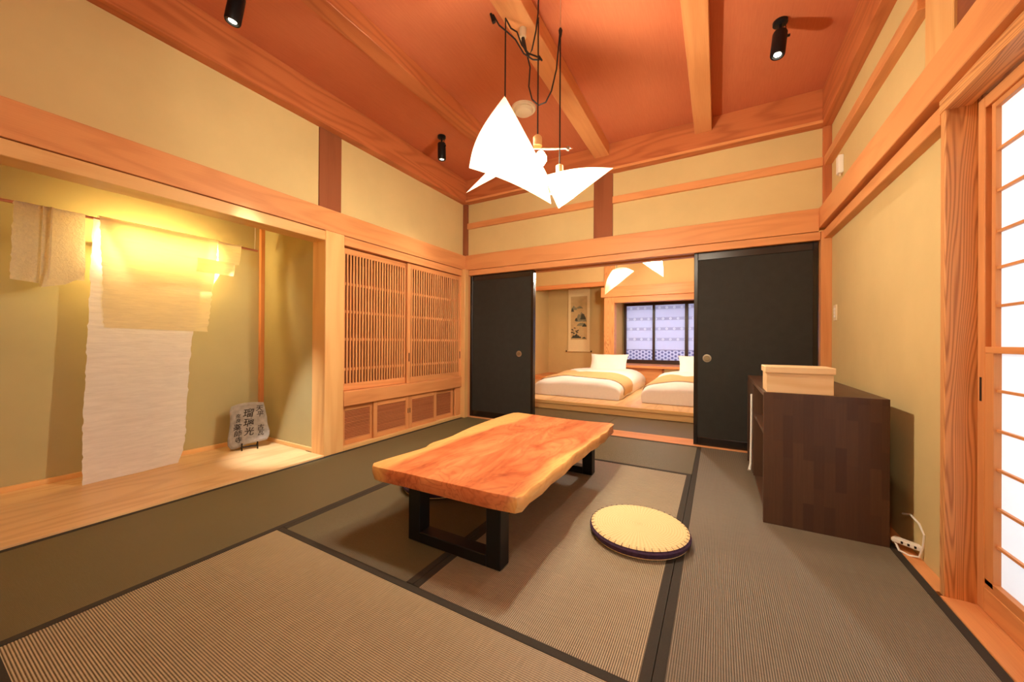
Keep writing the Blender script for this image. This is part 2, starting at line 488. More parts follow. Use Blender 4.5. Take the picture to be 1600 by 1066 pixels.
# sills and floor edge strips
trim(MB().box(-2.80, .72, 3.778, 4.03, -.05, .002).box(-2.77, .722, 3.778, 3.826, -.01, .003).box(-2.77, .722, 3.870, 3.90, -.01, .003).box(-2.77, .722, 3.944, 4.03, -.01, .003), CEDAR('X'), 'grooved wooden threshold under the black sliding doors', 'threshold')
trim(B(.735, .79, 2.032, 3.774, -.05, .004), CEDAR('Y'), 'wooden floor strip along the foot of the right wall', 'floor strip')
trim(MB().box(.735, .815, YF, 2.0, -.05, .006).box(.815, .93, YF, 2.03, -.05, .004), CEDAR('Y'), 'wooden threshold in front of the paper screens', 'threshold')

# ------------------------------------------------------------------ floor with mats
fl = struct_root('floor', 'floor of dark woven mats edged with black cloth', 'floor')
part('subfloor', B(-3.92, .95, YF, 3.78, -.12, -.05), DARK, fl)


def mat_piece(x0, x1, y0, y1, axis, borders, dark=False):
    """one woven mat with real ridges running along `axis`; borders: sides with a cloth strip"""
    mb = MB(); g = .0012
    x0 += g; x1 -= g; y0 += g; y1 -= g
    a0, a1 = (y0, y1) if axis == 'X' else (x0, x1)
    n = int(round((a1 - a0) / PITCH)); st = (a1 - a0) / n
    prof = [(a0, -.003)]
    for i in range(n):
        for k, h in ((.25, -.0003), (.5, 0), (.75, -.0003), (1, -.0012)):
            prof.append((a0 + (i + k) * st, h))
    b0, b1 = (x0, x1) if axis == 'X' else (y0, y1)
    vs = []
    for u, h in prof:
        vs += [(b0, u, h), (b1, u, h)] if axis == 'X' else [(u, b0, h), (u, b1, h)]
    fs = [(2 * i, 2 * i + 1, 2 * i + 3, 2 * i + 2) for i in range(len(prof) - 1)]
    mb.add(vs, fs)
    mb.box(x0, x1, y0, y1, -.05, -.0035)
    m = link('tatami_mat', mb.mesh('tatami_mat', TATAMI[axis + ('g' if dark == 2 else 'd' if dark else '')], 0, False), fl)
    w = .031
    for s in borders:
        b = {'L': (x0, x0 + w, y0, y1), 'R': (x1 - w, x1, y0, y1), 'B': (x0, x1, y0, y0 + w), 'T': (x0, x1, y1 - w, y1)}[s]
        part('cloth_border', B(*b, -.004, .0014), BORDER, m, .0006)
    return m


XM = [-2.80, -1.925, -1.035, -.158, .735]
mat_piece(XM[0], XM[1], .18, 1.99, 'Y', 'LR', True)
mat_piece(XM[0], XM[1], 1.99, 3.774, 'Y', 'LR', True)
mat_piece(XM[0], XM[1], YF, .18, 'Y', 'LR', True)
mat_piece(XM[1], XM[3], .18, 1.062, 'X', 'BT')
mat_piece(XM[1], XM[3], -.70, .18, 'X', 'BT')
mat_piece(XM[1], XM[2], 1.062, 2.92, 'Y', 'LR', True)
mat_piece(XM[2], XM[3], 1.062, 2.92, 'Y', 'LR')
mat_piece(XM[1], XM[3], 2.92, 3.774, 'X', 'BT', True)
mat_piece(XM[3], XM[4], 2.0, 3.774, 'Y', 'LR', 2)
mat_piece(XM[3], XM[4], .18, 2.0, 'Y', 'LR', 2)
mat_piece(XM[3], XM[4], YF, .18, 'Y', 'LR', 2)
# alcove deck boards
al = struct_root('floor_alcove', 'wooden deck board on the alcove floor under the hanging papers', 'floor')
for a, b in ((-3.80, -3.42), (-3.418, -3.06), (-3.058, -2.803)):
    part('plank', B(a, b, YF, 1.89 if b < -2.97 else 1.865, -.05, .012), DECK('Y'), al, .001)
bf = struct_root('floor_bedroom', 'mat strip floor in front of the bed platform', 'floor')
part('subfloor', B(-3.8, .95, 4.03, 8.5, -.12, -.05), DARK, bf)


def bed_mat(x0, x1, y0, y1):
    m = part('tatami_mat', B(x0 + .001, x1 - .001, y0, y1, -.05, 0), TATAMI['Xd'], bf, .001)
bed_mat(-3.65, -1.12, 4.03, 4.92); bed_mat(-1.12, .79, 4.03, 4.92)

# ------------------------------------------------------------------ closet with lattice and louver doors
cl = thing('built_in_closet', 'built-in cedar closet with tall slatted sliding doors over small louver doors', 'closet', (-2.80, 2.87, 0))
def cbox(x0, x1, y0, y1, z0, z1): return B(x0 + 2.80, x1 + 2.80, y0 - 2.87, y1 - 2.87, z0, z1)
part('back_panel', cbox(-3.45, -3.42, 2.04, 3.70, 0, 1.775), CLOSETIN('Z'), cl)
part('side_panel', cbox(-3.42, -2.98, 2.045, 2.06, 0, 1.775), CLOSETIN('Z'), cl)
part('side_panel', cbox(-3.42, -2.98, 3.68, 3.70, 0, 1.775), CLOSETIN('Z'), cl)
part('top_panel', cbox(-3.45, -2.96, 2.04, 3.70, 1.775, 1.80), CLOSETIN('Y'), cl)
part('shelf', cbox(-3.42, -2.90, 2.06, 3.68, .44, .47), CLOSETIN('Y'), cl)
part('sill_rail', cbox(-2.90, -2.795, 2.04, 3.70, .385, .512), CEDAR('Y'), cl, .004)
part('bottom_rail', cbox(-2.90, -2.803, 2.04, 3.70, 0, .035), HINOKI('Y'), cl, .003)
part('end_stile', cbox(-2.84, -2.815, 3.60, 3.70, .035, .385), CEDAR('Z'), cl, .002)


def lattice_door(y0, y1, xf, mname, side):
    d = part('lattice_door', cbox(xf - .022, xf, y0, y0 + (.012 if side == 'L' else .045), .515, 1.765), CEDAR('Z'), cl, .002, label=mname)
    sub = lambda n, mb, m, bv=.0015, **k: part(n, mb, m, d, bv, **k)
    ys, ye = y0 + (.012 if side == 'L' else .045), y1 - .035
    sub('stile', cbox(xf - .022, xf, ye, y1, .515, 1.765), CEDAR('Z'))
    sub('rail', cbox(xf - .022, xf, ys, ye, 1.715, 1.765), CEDAR('Y'))
    sub('rail', cbox(xf - .022, xf, ys, ye, .515, .575), CEDAR('Y'))
    for z in (.70, .965, 1.21, 1.455):
        sub('crossbar', cbox(xf - .020, xf - .011, ys, ye, z - .012, z + .012), CEDAR('Y'), .001)
    n = 23; st = (ye - ys) / n
    me = MB().box(-.011, 0, -.008, .008, .575, 1.715).mesh('slat', CEDAR('Z'), .001)
    for i in range(n):
        link('slat', me, d, (xf + 2.80, ys + (i + .5) * st - 2.87, 0))
    return d


ld = lattice_door(2.045, 2.835, -2.845, 'slatted door in the rear track, beside the alcove post', 'L')
rd = lattice_door(2.79, 3.70, -2.812, 'slatted door in the front track, beside the black door', 'R')
part('finger_pull', cbox(-2.8125, -2.8105, 2.808, 2.820, .74, .83), DARK, rd)
part('finger_pull', cbox(-2.8125, -2.8105, 3.672, 3.684, .74, .83), DARK, rd)


def louver_door(y0, y1, xf, lab):
    d = part('louver_door', cbox(xf - .02, xf, y0, y0 + .045, .037, .384), CEDAR('Z'), cl, .002, label=lab)
    part('stile', cbox(xf - .02, xf, y1 - .045, y1, .037, .384), CEDAR('Z'), d, .002)
    part('rail', cbox(xf - .02, xf, y0 + .045, y1 - .045, .334, .384), CEDAR('Y'), d, .002)
    part('rail', cbox(xf - .02, xf, y0 + .045, y1 - .045, .037, .082), CEDAR('Y'), d, .002)
    part('backing', cbox(xf - .019, xf - .015, y0 + .045, y1 - .045, .082, .334), CLOSETIN('Y'), d)
    w = (y1 - y0 - .09) / 2
    me = MB().add([(-.010, -w, -.004), (-.002, -w, -.005), (-.011, -w, .002), (-.003, -w, .001), (-.010, w, -.004), (-.002, w, -.005), (-.011, w, .002), (-.003, w, .001)],
                  [(0, 1, 3, 2), (4, 6, 7, 5), (0, 4, 5, 1), (2, 3, 7, 6), (0, 2, 6, 4), (1, 5, 7, 3)]).mesh('louver', wood('louver', srgb(204, 128, 82), srgb(160, 88, 52), 'Y', 4, 4, .5, .3))
    for i in range(18):
        link('louver', me, d, (xf + 2.80, (y0 + y1) / 2 - 2.87, .090 + i * .0138))
    return d


louver_door(2.042, 2.40, -2.846, 'louver door in the rear track, first from the alcove post')
e1 = louver_door(2.375, 2.828, -2.822, 'louver door in the front track, second from the alcove post')
e2 = louver_door(2.830, 3.262, -2.822, 'louver door in the front track, second from the corner')
louver_door(3.235, 3.60, -2.846, 'louver door in the rear track, nearest the corner')
part('finger_pull', cbox(-2.8225, -2.8212, 2.812, 2.822, .20, .25), DARK, e1)
part('finger_pull', cbox(-2.8225, -2.8212, 2.838, 2.848, .20, .25), DARK, e2)

# ------------------------------------------------------------------ black sliding doors
def fusuma(n, x0, x1, y, lab, pull_x):
    d = struct_root('door_%d' % n, lab, 'sliding door', ((x0 + x1) / 2, y, .003))
    w = (x1 - x0) / 2; H = 1.795
    part('panel', B(-w + .03, w - .03, .005, .022, .03, H - .03), FUSUMA, d)
    part('stile', B(-w, -w + .033, 0, .030, 0, H), LACQUER, d, .003)
    part('stile', B(w - .033, w, 0, .030, 0, H), LACQUER, d, .003)
    part('rail', B(-w + .033, w - .033, 0, .030, H - .075, H), LACQUER, d, .003)
    part('rail', B(-w + .033, w - .033, 0, .030, 0, .075), LACQUER, d, .003)
    if pull_x is not None:
        px = pull_x - (x0 + x1) / 2
        mb = MB().lathe([(.030, 0), (.036, .003), (.036, .005), (.026, .006), (.024, -.004), (.0, -.005)], 28)
        o = part('round_pull', mb, SILVER, d, 0, True, label='round silver finger pull', loc=(px, .004, .808))
        o.rotation_euler.x = R(90)
        o2 = part('pull_dish', MB().lathe([(.022, 0), (.022, .0015)], 24), flat('pull_dish_metal', srgb(150, 140, 112), .35, .8), o, loc=(0, 0, .0055))
    return d


fusuma(1, -2.768, -1.868, 3.832, 'black framed sliding door at the left, beside the lattice doors', -2.055)
fusuma(2, -2.748, -1.888, 3.906, 'black sliding door parked behind the left black door', None)
fusuma(3, -.195, .715, 3.832, 'black framed sliding door at the right, behind the dark chest', -.085)
fusuma(4, -.175, .70, 3.906, 'black sliding door parked behind the right black door', None)

# ------------------------------------------------------------------ paper screens (right)
def shoji(n, y0, y1, xf, lab, pull=True):
    """room-side face at x = xf; upper fixed lattice recessed, lower sliding sash flush"""
    d = struct_root('window_%d' % n, lab, 'paper screen', (xf, y0, .006))
    W = y1 - y0; T = .030
    b = lambda xa, xb, ya, yb, za, zb: B(xa, xb, ya, yb, za, zb)
    C = CEDAR
    part('stile', b(0, T, W - .040, W, 0, 1.832), C('Z'), d, .002)
    part('stile', b(0, T, 0, .040, 0, 1.832), C('Z'), d, .002)
    part('rail', b(0, T, .04, W - .04, 1.790, 1.832), C('Y'), d, .002)
    part('bottom_board', b(0, T, .04, W - .04, 0, .085), C('Y'), d, .002)
    # upper lattice, recessed
    part('inner_stile', b(.010, T, W - .075, W - .055, .925, 1.79), C('Z'), d, .001)
    part('inner_stile', b(.010, T, .055, .075, .925, 1.79), C('Z'), d, .001)
    part('groove_strip', b(.020, T, W - .055, W - .040, .925, 1.79), KEYAKI('Z'), d)
    part('groove_strip', b(.020, T, .040, .055, .925, 1.79), KEYAKI('Z'), d)
    part('inner_rail', b(.010, T, .075, W - .075, 1.770, 1.79), C('Y'), d, .001)
    me = MB().box(.014, .024, .075, W - .075, -.0045, .0045).mesh('lattice_bar', C('Y'))
    for z in (1.628, 1.485, 1.344, 1.218, 1.085):
        link('lattice_bar', me, d, (0, 0, z - .006))
    part('paper', b(.024, .0247, .06, W - .06, .925, 1.785), SHOJI, d, label='translucent white paper')
    # lower sash
    part('sash_rail', b(.002, T - .004, .040, W - .040, .915, .938), C('Y'), d, .001)
    part('sash_stile', b(.002, T - .004, W - .085, W - .040, .10, .915), C('Z'), d, .001)
    part('sash_stile', b(.002, T - .004, .040, .085, .10, .915), C('Z'), d, .001)
    part('sash_rail', b(.002, T - .004, .040, W - .040, .084, .118), C('Y'), d, .001)
    me2 = MB().box(.010, .020, .085, W - .085, -.0045, .0045).mesh('lattice_bar', C('Y'))
    for z in (.792, .655, .520, .386, .255):
        link('lattice_bar', me2, d, (0, 0, z - .006))
    part('paper', b(.021, .0217, .07, W - .07, .118, .93), SHOJI, d, label='translucent white paper')
    if pull:
        part('finger_slot', b(-.0006, .001, W - .026, W - .014, .742, .828), DARK, d, label='dark recessed finger slot')
    return d


shoji(1, 1.10, 2.0, .828, 'paper screen with a finger slot, next to the wavy grained jamb post')
shoji(2, .20, 1.14, .864, 'paper screen nearest the photographer, in the outer track', False)
shoji(3, -.75, .20, .828, 'paper screen behind the photographer', False)

# ------------------------------------------------------------------ bedroom shell
YP, YW = 7.40, 8.35
struct('ceiling_bedroom', B(-3.8, .95, 3.94, 8.5, 2.95, 3.03), CEIL, 'board ceiling of the bedroom', 'ceiling')
struct('wall_bedroom_left', B(-3.80, -3.65, 3.93, 8.5, 0, 2.95), PLASTER, 'golden plaster side wall of the bedroom beside the scroll niche', 'wall')
struct('wall_bedroom_right', B(.79, .93, 4.02, 8.5, 0, 2.95), PLASTER, 'plaster side wall at the right of the bedroom', 'wall')
struct('wall_divider', MB().box(-3.65, -2.86, 3.79, 3.93, 0, 2.95), PLASTER, 'plaster wall closing the bedroom behind the closet', 'wall')
struct('wall_niche_back', B(-3.65, -1.9, YW, YW + .1, 0, 2.95), PLASTER, 'golden plaster wall behind the hanging scroll', 'wall')
struct('wall_niche_partition', B(-1.95, -1.83, YP + .1, YW, 0, 2.95), PLASTER, 'short plaster partition between scroll niche and window recess', 'wall')
ww = MB().box(-1.83, -1.80, YW, YW + .1, .12, 2.95).box(-1.80, .79, YW, YW + .1, 1.78, 2.95).box(-1.80, .79, YW, YW + .1, 0, .50)
struct('wall_window', ww, PLASTER, 'plaster wall around the bedroom window', 'wall')
struct('wall_above_niche', B(-3.65, -1.95, YP, YP + .05, 2.19, 2.95), PLASTER, 'plaster above the scroll niche lintel', 'wall')
struct('wall_above_window', B(-1.85, .79, YP, YP + .05, 2.06, 2.95), PLASTER, 'plaster above the rail over the bedroom window', 'wall')
trim(B(-3.65, -2.0, YP - .02, YP + .08, 2.105, 2.19), CEDAR('X'), 'cedar lintel over the scroll niche', 'beam', .003)
trim(B(-2.005, -1.80, YP - .03, YP + .16, .13, 2.95), KEYAKI('Z'), 'rough grained pillar between scroll niche and bedroom window', 'pillar', .004)
trim(B(-2.06, .79, YP - .07, YP - .03, 1.86, 2.06), CEDAR('X'), 'broad cedar rail over the bedroom window recess', 'rail', .003)
trim(B(-1.80, .79, YP - .03, YP + .09, 1.745, 1.86), CEDAR('X'), 'head rail over the bedroom window recess', 'rail', .003)
# niche floor, platform
struct('floor_niche', B(-3.65, -2.0, YP, YW, .12, .205), CEDAR('X'), 'raised wooden floor of the scroll niche', 'floor')
pf = thing('bed_platform', 'low pale wooden platform carrying both white beds', 'platform', (-1.43, 4.85, 0))
for i in range(9):
    xa = -3.65 + i * .4933
    part('deck_board', B(xa + 1.43 + .0008, xa + .4933 + 1.43 - .0008, .012, YP - 4.85, .085, .122), DECK('Y'), pf, .001)
part('nosing', B(-3.65 + 1.43, .79 + 1.43, -.012, .012, .078, .122), HINOKI('X'), pf, .003)
part('fascia', B(-3.65 + 1.43, .79 + 1.43, .010, .030, 0, .078), HINOKI('X'), pf, .002)
part('frame', B(-3.6 + 1.43, .75 + 1.43, .05, 2.4, 0, .08), DARK, pf)
# desk ledge under the window with little cupboards
dk = thing('window_ledge', 'wooden ledge with low cupboard under the bedroom window', 'ledge', (-.5, 7.5, .12))
part('board', B(-1.30, 1.29, -.05, .80, .335, .385), CEDAR('X'), dk, .003)
part('cupboard_door', B(-1.29, -.42, .02, .04, 0, .335), CEDAR('X'), dk, .002)
part('divider', B(-.42, -.385, -.01, .06, 0, .335), BROWNPOST('Z'), dk, .002)
part('cupboard_door', B(-.385, 1.28, .02, .04, 0, .335), flat('cream_door', srgb(222, 200, 150), .8), dk, .002, label='cream papered cupboard door')

# ------------------------------------------------------------------ bedroom window with lace panels
def lace_mat():
    m, nt, bs = new_mat('patterned_lace'); nt.nodes.remove(bs)
    tc = N(nt, 'ShaderNodeTexCoord'); sp = N(nt, 'ShaderNodeSeparateXYZ'); nt.links.new(tc.outputs['Object'], sp.inputs[0])
    M_ = lambda op, a, b=None: math_node(nt, op, a, b)
    x = sp.outputs[0]; z = M_('ADD', sp.outputs[2], .5)
    def cell(v, p, off=0.): return M_('MULTIPLY', M_('SUBTRACT', M_('FRACT', M_('ADD', M_('DIVIDE', v, p), off + 50.)), .5), p)
    def dist(a, b): return M_('SQRT', M_('ADD', M_('MULTIPLY', a, a), M_('MULTIPLY', b, b)))
    band = None; ring = None
    for i, zc in enumerate((1.465, 1.25, 1.027, 1.70)):
        dz = M_('SUBTRACT', z, zc)
        b_ = M_('LESS_THAN', M_('ABSOLUTE', dz), .032)
        d = dist(cell(x, .145, .5 * (i % 2)), dz)
        r_ = M_('MULTIPLY', M_('LESS_THAN', d, .024), M_('GREATER_THAN', d, .010))
        band = b_ if band is None else M_('MAXIMUM', band, b_); ring = r_ if ring is None else M_('MAXIMUM', ring, r_)
    low = M_('LESS_THAN', z, .79)
    d1 = dist(cell(x, .13), cell(z, .075)); d2 = dist(cell(x, .13, .5), cell(z, .075, .5))
    dots = M_('LESS_THAN', M_('MINIMUM', d1, d2), .024)
    line = M_('LESS_THAN', M_('ABSOLUTE', M_('SUBTRACT', z, .80)), .008)
    stripe = M_('MULTIPLY', M_('ADD', M_('SINE', M_('MULTIPLY', x, 260.)), 1.), .06)
    c = mix(nt, stripe, srgb(228, 228, 244), srgb(150, 150, 180))
    c = mix(nt, band, c, srgb(204, 203, 222)); c = mix(nt, ring, c, srgb(240, 240, 248))
    c = mix(nt, M_('MULTIPLY', low, dots), c, srgb(150, 152, 190)); c = mix(nt, line, c, srgb(170, 168, 190))
    t = N(nt, 'ShaderNodeBsdfTranslucent'); d_ = N(nt, 'ShaderNodeBsdfDiffuse'); mx = N(nt, 'ShaderNodeMixShader'); mx.inputs[0].default_value = .6
    nt.links.new(c, t.inputs[0]); nt.links.new(c, d_.inputs[0]); nt.links.new(d_.outputs[0], mx.inputs[1]); nt.links.new(t.outputs[0], mx.inputs[2])
    nt.links.new(mx.outputs[0], nt.nodes['Material Output'].inputs[0])
    return m
LACE = lace_mat()
wn = struct_root('window_4', 'bedroom window in a dark brown frame with patterned lace panels', 'window', (-.5, 8.30, .50))
wb = lambda xa, xb, ya, yb, za, zb: B(xa + .5, xb + .5, ya - 8.30, yb - 8.30, za - .5, zb - .5)
FR = flat('dark_window_frame', srgb(56, 34, 22), .35, noise_amt=.15)
part('frame_rail', wb(-1.80, .79, 8.25, 8.35, .50, .585), FR, wn, .003)
part('frame_rail', wb(-1.80, .79, 8.25, 8.35, 1.755, 1.81), FR, wn, .003)
part('frame_stile', wb(-1.80, -1.755, 8.25, 8.35, .585, 1.755), FR, wn, .003)
panes = ((-1.755, -1.21), (-1.165, -.585), (-.525, .09), (.13, .75))
for i, (a, b) in enumerate(panes):
    part('mullion', wb(b, b + (.045 if i != 1 else .06), 8.26, 8.34, .585, 1.755), FR, wn, .003)
    part('lace_panel', wb(a, b, 8.315, 8.318, .585, 1.755), LACE, wn)
    part('glass', wb(a, b, 8.335, 8.338, .585, 1.755), flat('pale_glass', srgb(235, 240, 250), .1), wn).active_material = None
for o in list(wn.children):
    if o.name.startswith('glass'):
        g, nt, bs = new_mat('window_glass')
        bs.inputs['Transmission Weight'].default_value = 1; bs.inputs['Roughness'].default_value = 0; bs.inputs['IOR'].default_value = 1.0
        bs.inputs['Base Color'].default_value = (1, 1, 1, 1); o.data.materials.clear(); o.data.materials.append(g)

# ------------------------------------------------------------------ hanging scroll in the bedroom niche
SILK = flat('scroll_silk', srgb(240, 220, 168), .8, noise_amt=.04, nscale=60)
SCP = flat('scroll_painting_ground', srgb(206, 178, 124), .85, noise_amt=.08, nscale=12)
INK = flat('scroll_ink', srgb(74, 74, 62), .9, noise_amt=.3, nscale=50)
INKL = flat('scroll_ink_wash', srgb(140, 134, 104), .9, noise_amt=.25, nscale=30)
sc = thing('hanging_scroll', 'tall hanging scroll with an ink landscape in the bedroom niche', 'scroll', (-2.86, 8.325, .73))
part('mount', B(-.265, .265, -.004, 0, .012, 1.50), SILK, sc)
part('roller', MB().tube([(-.285, -.008, .012), (.285, -.008, .012)], .014, 12), SILK, sc, 0, True)
part('roller_knob', MB().tube([(-.315, -.008, .012), (-.285, -.008, .012)], .017, 12), LACQUER, sc, 0, True)
part('roller_knob', MB().tube([(.285, -.008, .012), (.315, -.008, .012)], .017, 12), LACQUER, sc, 0, True)
part('hanging_rod', MB().tube([(-.27, -.006, 1.50), (.27, -.006, 1.50)], .008, 8), BROWNPOST('X'), sc)
part('hanging_cord', MB().tube([(-.12, -.006, 1.505), (0, -.006, 1.62), (.12, -.006, 1.505)], .003, 5), CORD, sc)
pt = part('painting', B(-.20, .20, -.006, -.004, .285, 1.31), SCP, sc)
wash, ink = MB(), MB()
rs = random.Random(3)
def hill(mb, pts, base, y=-.0072): mb.prism([(x, z) for x, z in pts], 0, .001)
def ridge(mb, x0, x1, z0, h, n, y):
    xs = [x0 + (x1 - x0) * i / n for i in range(n + 1)]
    top = [(x, y, z0 + h * (math.sin(math.pi * i / n) * .8 + rs.uniform(-.12, .3)) * (1 if 0 < i < n else 0)) for i, x in enumerate(xs)]
    bot = [(x, y, z0 - .01) for x in xs]
    mb.add(top + bot, [(i, i + 1, n + 2 + i, n + 1 + i) for i in range(n)])
ridge(wash, -.19, -.05, 1.00, .10, 8, -.0066); ridge(wash, -.06, .10, 1.03, .05, 7, -.0066)
ridge(wash, -.08, .19, .72, .22, 10, -.0066); ridge(wash, -.05, .19, .62, .07, 9, -.0066)
ridge(ink, .03, .17, .77, .15, 9, -.0069); ridge(ink, -.10, -.03, .74, .06, 5, -.0069); ridge(ink, .08, .19, .60, .06, 6, -.0069)
ridge(ink, -.19, -.12, .96, .09, 5, -.0069)
ridge(ink, -.19, .06, .33, .09, 12, -.0069); ridge(ink, .08, .18, .32, .03, 5, -.0069)
for cx_, cz_ in ((-.15, .52), (-.11, .56), (-.17, .46), (-.06, .49), (-.02, .50), (-.12, .44), (-.04, .46)):
    for k in range(5):
        a, b = cx_ + rs.uniform(-.02, .02), cz_ + rs.uniform(-.012, .012)
        ink.add([(a - .022, -.0072, b), (a, -.0072, b - .008), (a + .022, -.0072, b), (a, -.0072, b + .010)], [(0, 1, 2, 3)])
ink.tube([(-.15, -.007, .36), (-.13, -.007, .44), (-.15, -.007, .52)], .004, 4); ink.tube([(-.08, -.007, .36), (-.06, -.007, .42), (-.04, -.007, .49)], .004, 4)
o = part('ink_hills', wash, INKL, pt); o['kind'] = 'stuff'
o = part('ink_trees', ink, INK, pt); o['kind'] = 'stuff'


# ------------------------------------------------------------------ beds
def bed(loc, lab, w, L, plab, px):
    t = thing('futon_bed', lab, 'bed', loc, 'white futon beds on the platform')
    part('mattress', B(-w / 2 + .06, w / 2 - .06, .10, L, 0, .16), COTTON, t, .03, True, seg=3)

    def puff(off):
        def fn(u, v):
            # superellipse section across and along
            ax = -math.cos(math.pi * u); sx = max(0., math.sin(math.pi * u))
            ay = -math.cos(math.pi * v); sy = max(0., math.sin(math.pi * v))
            px_ = math.copysign(abs(ax) ** .55, ax); py_ = math.copysign(abs(ay) ** .55, ay)
            fold = .008 * math.sin(px_ * 7 + py_ * 4) + .007 * math.sin(py_ * 13 + px_ * 4) + .005 * math.sin(py_ * 27 - px_ * 9)
            hz = (sx ** .36) * (sy ** .26)
            z = (.335 + .03 * py_ + fold) * hz + off * (hz > .02)
            x = px_ * (w / 2 + off - .03 * hz + .035 * math.sin(math.pi * min(1, hz * 1.1)) + .006 * math.sin(py_ * 15))
            y = L / 2 + py_ * (L / 2 + off * .5)
            return (x, y, max(z, .003))
        return fn
    m = MB().grid(puff(0), 36, 40, .0)
    part('duvet', m, COTTON, t, 0, True)
    # runner: a cloth band over the foot third
    f0 = puff(.007)
    def rn(u, v): return f0(u * .998 + .001, .27 + .215 * v)
    part('bed_runner', MB().grid(rn, 36, 6), RUNNER, t, 0, True, label='gold cloth runner')
    p = solid('pillow', pillow_mb(), COTTON, plab, 'pillow', (loc[0] + px, loc[1] + L - .50, loc[2] + .43), 0, True, 'pillows on the beds')
    p.rotation_euler = (R(52), 0, R(4))
    return t


def pillow_mb(w=.70, h=.46, t=.13):
    mb = MB(); n = 14
    for s in (1, -1):
        vs, fs = [], []
        for i in range(n + 1):
            for j in range(n + 1):
                u, v = i / n * 2 - 1, j / n * 2 - 1
                k = (max(0, 1 - u ** 4) * max(0, 1 - v ** 4)) ** .55
                pinch = 1 - .10 * (1 - abs(u) ** 2) * abs(v) ** 3 - .0
                pin2 = 1 - .08 * (1 - abs(v) ** 2) * abs(u) ** 3
                vs.append((u * w / 2 * pin2, v * h / 2 * pinch, s * t / 2 * k + .006 * math.sin(u * 7 + v * 3) * k))
        for i in range(n):
            for j in range(n):
                q = i * (n + 1) + j
                fs.append((q, q + n + 1, q + n + 2, q + 1))
        mb.add(vs, fs)
    return mb


bed((-1.89, 5.30, .122), 'white bed with gold runner in full view, left on the platform', 1.34, 2.10, 'white pillow propped at the head of the left bed', .10)
bed((-.24, 5.30, .122), 'white bed with gold runner, half hidden behind the right black door', 1.34, 2.10, 'white pillow at the head of the right bed', .0)

# ------------------------------------------------------------------ live-edge low table
top_poly = [(-1.471, 1.232), (-1.500, 1.262), (-1.497, 1.34), (-1.485, 1.437), (-1.470, 1.55), (-1.468, 1.603), (-1.492, 1.66), (-1.501, 1.705), (-1.494, 1.80),
            (-1.496, 1.88), (-1.520, 2.02), (-1.536, 2.144), (-1.548, 2.33), (-1.550, 2.519), (-1.545, 2.70), (-1.536, 2.768), (-1.504, 2.798), (-1.265, 2.778), (-1.049, 2.765), (-.843, 2.772),
            (-.700, 2.795), (-.668, 2.765), (-.668, 2.62), (-.655, 2.50), (-.668, 2.408), (-.660, 2.33), (-.675, 2.235), (-.672, 2.10), (-.682, 1.923), (-.670, 1.77), (-.678, 1.613), (-.668, 1.49), (-.676, 1.377),
            (-.666, 1.291), (-.684, 1.264), (-.804, 1.250), (-1.025, 1.243), (-1.283, 1.238), (-1.426, 1.228)]
TC = (-1.08, 2.01)
tb = thing('low_table', 'low live-edge wooden table with reddish slab top on black steel legs', 'table', (TC[0], TC[1], 0))
m, nt, bs = new_mat('table_slab')
v = coords(nt, (1, 1, 1), False)
vg = coords(nt, (1, .30, 1), False)
sp = N(nt, 'ShaderNodeSeparateXYZ'); nt.links.new(v, sp.inputs[0])
wob = noise(nt, vg, 3.0, 4, .55, .3)
xx = math_node(nt, 'ADD', sp.outputs[0], math_node(nt, 'MULTIPLY', math_node(nt, 'SUBTRACT', wob, .5), .28))
xx = math_node(nt, 'SUBTRACT', xx, .02)
edge = math_node(nt, 'ABSOLUTE', xx)
heart = ramp(nt, edge, [(.0, (0, 0, 0, 1)), (.315, (0, 0, 0, 1)), (.365, (1, 1, 1, 1))])
rn = noise(nt, vg, 5.0, 3, .5, .9)
rr = math_node(nt, 'MULTIPLY', math_node(nt, 'ADD', math_node(nt, 'SINE', math_node(nt, 'MULTIPLY', rn, 70)), 1), .5)
fig = noise(nt, vg, 4.2, 5, .65, 2.2)
hc = ramp(nt, fig, [(.28, srgb(160, 72, 40)), (.42, srgb(202, 112, 66)), (.62, srgb(220, 138, 86)), (.8, srgb(228, 156, 100))])
hc = mix(nt, math_node(nt, 'MULTIPLY', math_node(nt, 'POWER', rr, 4.0), .35), hc, srgb(150, 60, 34))
sc_ = mix(nt, math_node(nt, 'MULTIPLY', math_node(nt, 'POWER', rr, 3.0), .30), srgb(232, 176, 104), srgb(206, 130, 70))
nt.links.new(mix(nt, heart, hc, sc_), bs.inputs['Base Color'])
bs.inputs['Roughness'].default_value = .30; bs.inputs['Specular IOR Level'].default_value = .4
bump(nt, bs, rr, .05, .0005)
SLAB = m
ZT, ZBt = .340, .272
mb = MB(); n = len(top_poly)
cx_, cy_ = TC
def inset(p, k, jit=0):
    x, y = p[0] - cx_, p[1] - cy_
    return (x * k[0], y * k[1])
rg = random.Random(5)
layers = [(ZT, (.992, .996)), (ZT - .004, (1, 1)), (ZT - .03, (1.004, 1.0)), (ZBt + .01, (.985, .995)), (ZBt, (.972, .99))]
vs = []
for li, (z, k) in enumerate(layers):
    for i, p in enumerate(top_poly):
        x, y = inset(p, k)
        if li in (2, 3) and abs(x) > .3: x += rg.uniform(-.006, .006)
        if li in (1, 2) and x > .35 and y > .66: x -= rg.uniform(.0, .012)
        vs.append((x, y, z))
fs = [tuple(range(n))] + [tuple((len(layers) - 1) * n + i for i in range(n - 1, -1, -1))]
for l in range(len(layers) - 1):
    for i in range(n): fs.append((l * n + i, l * n + (i + 1) % n, (l + 1) * n + (i + 1) % n, (l + 1) * n + i))
mb.add(vs, fs)
part('tabletop', mb, SLAB, tb, 0, True, label='thick reddish slab with yellow live edges')
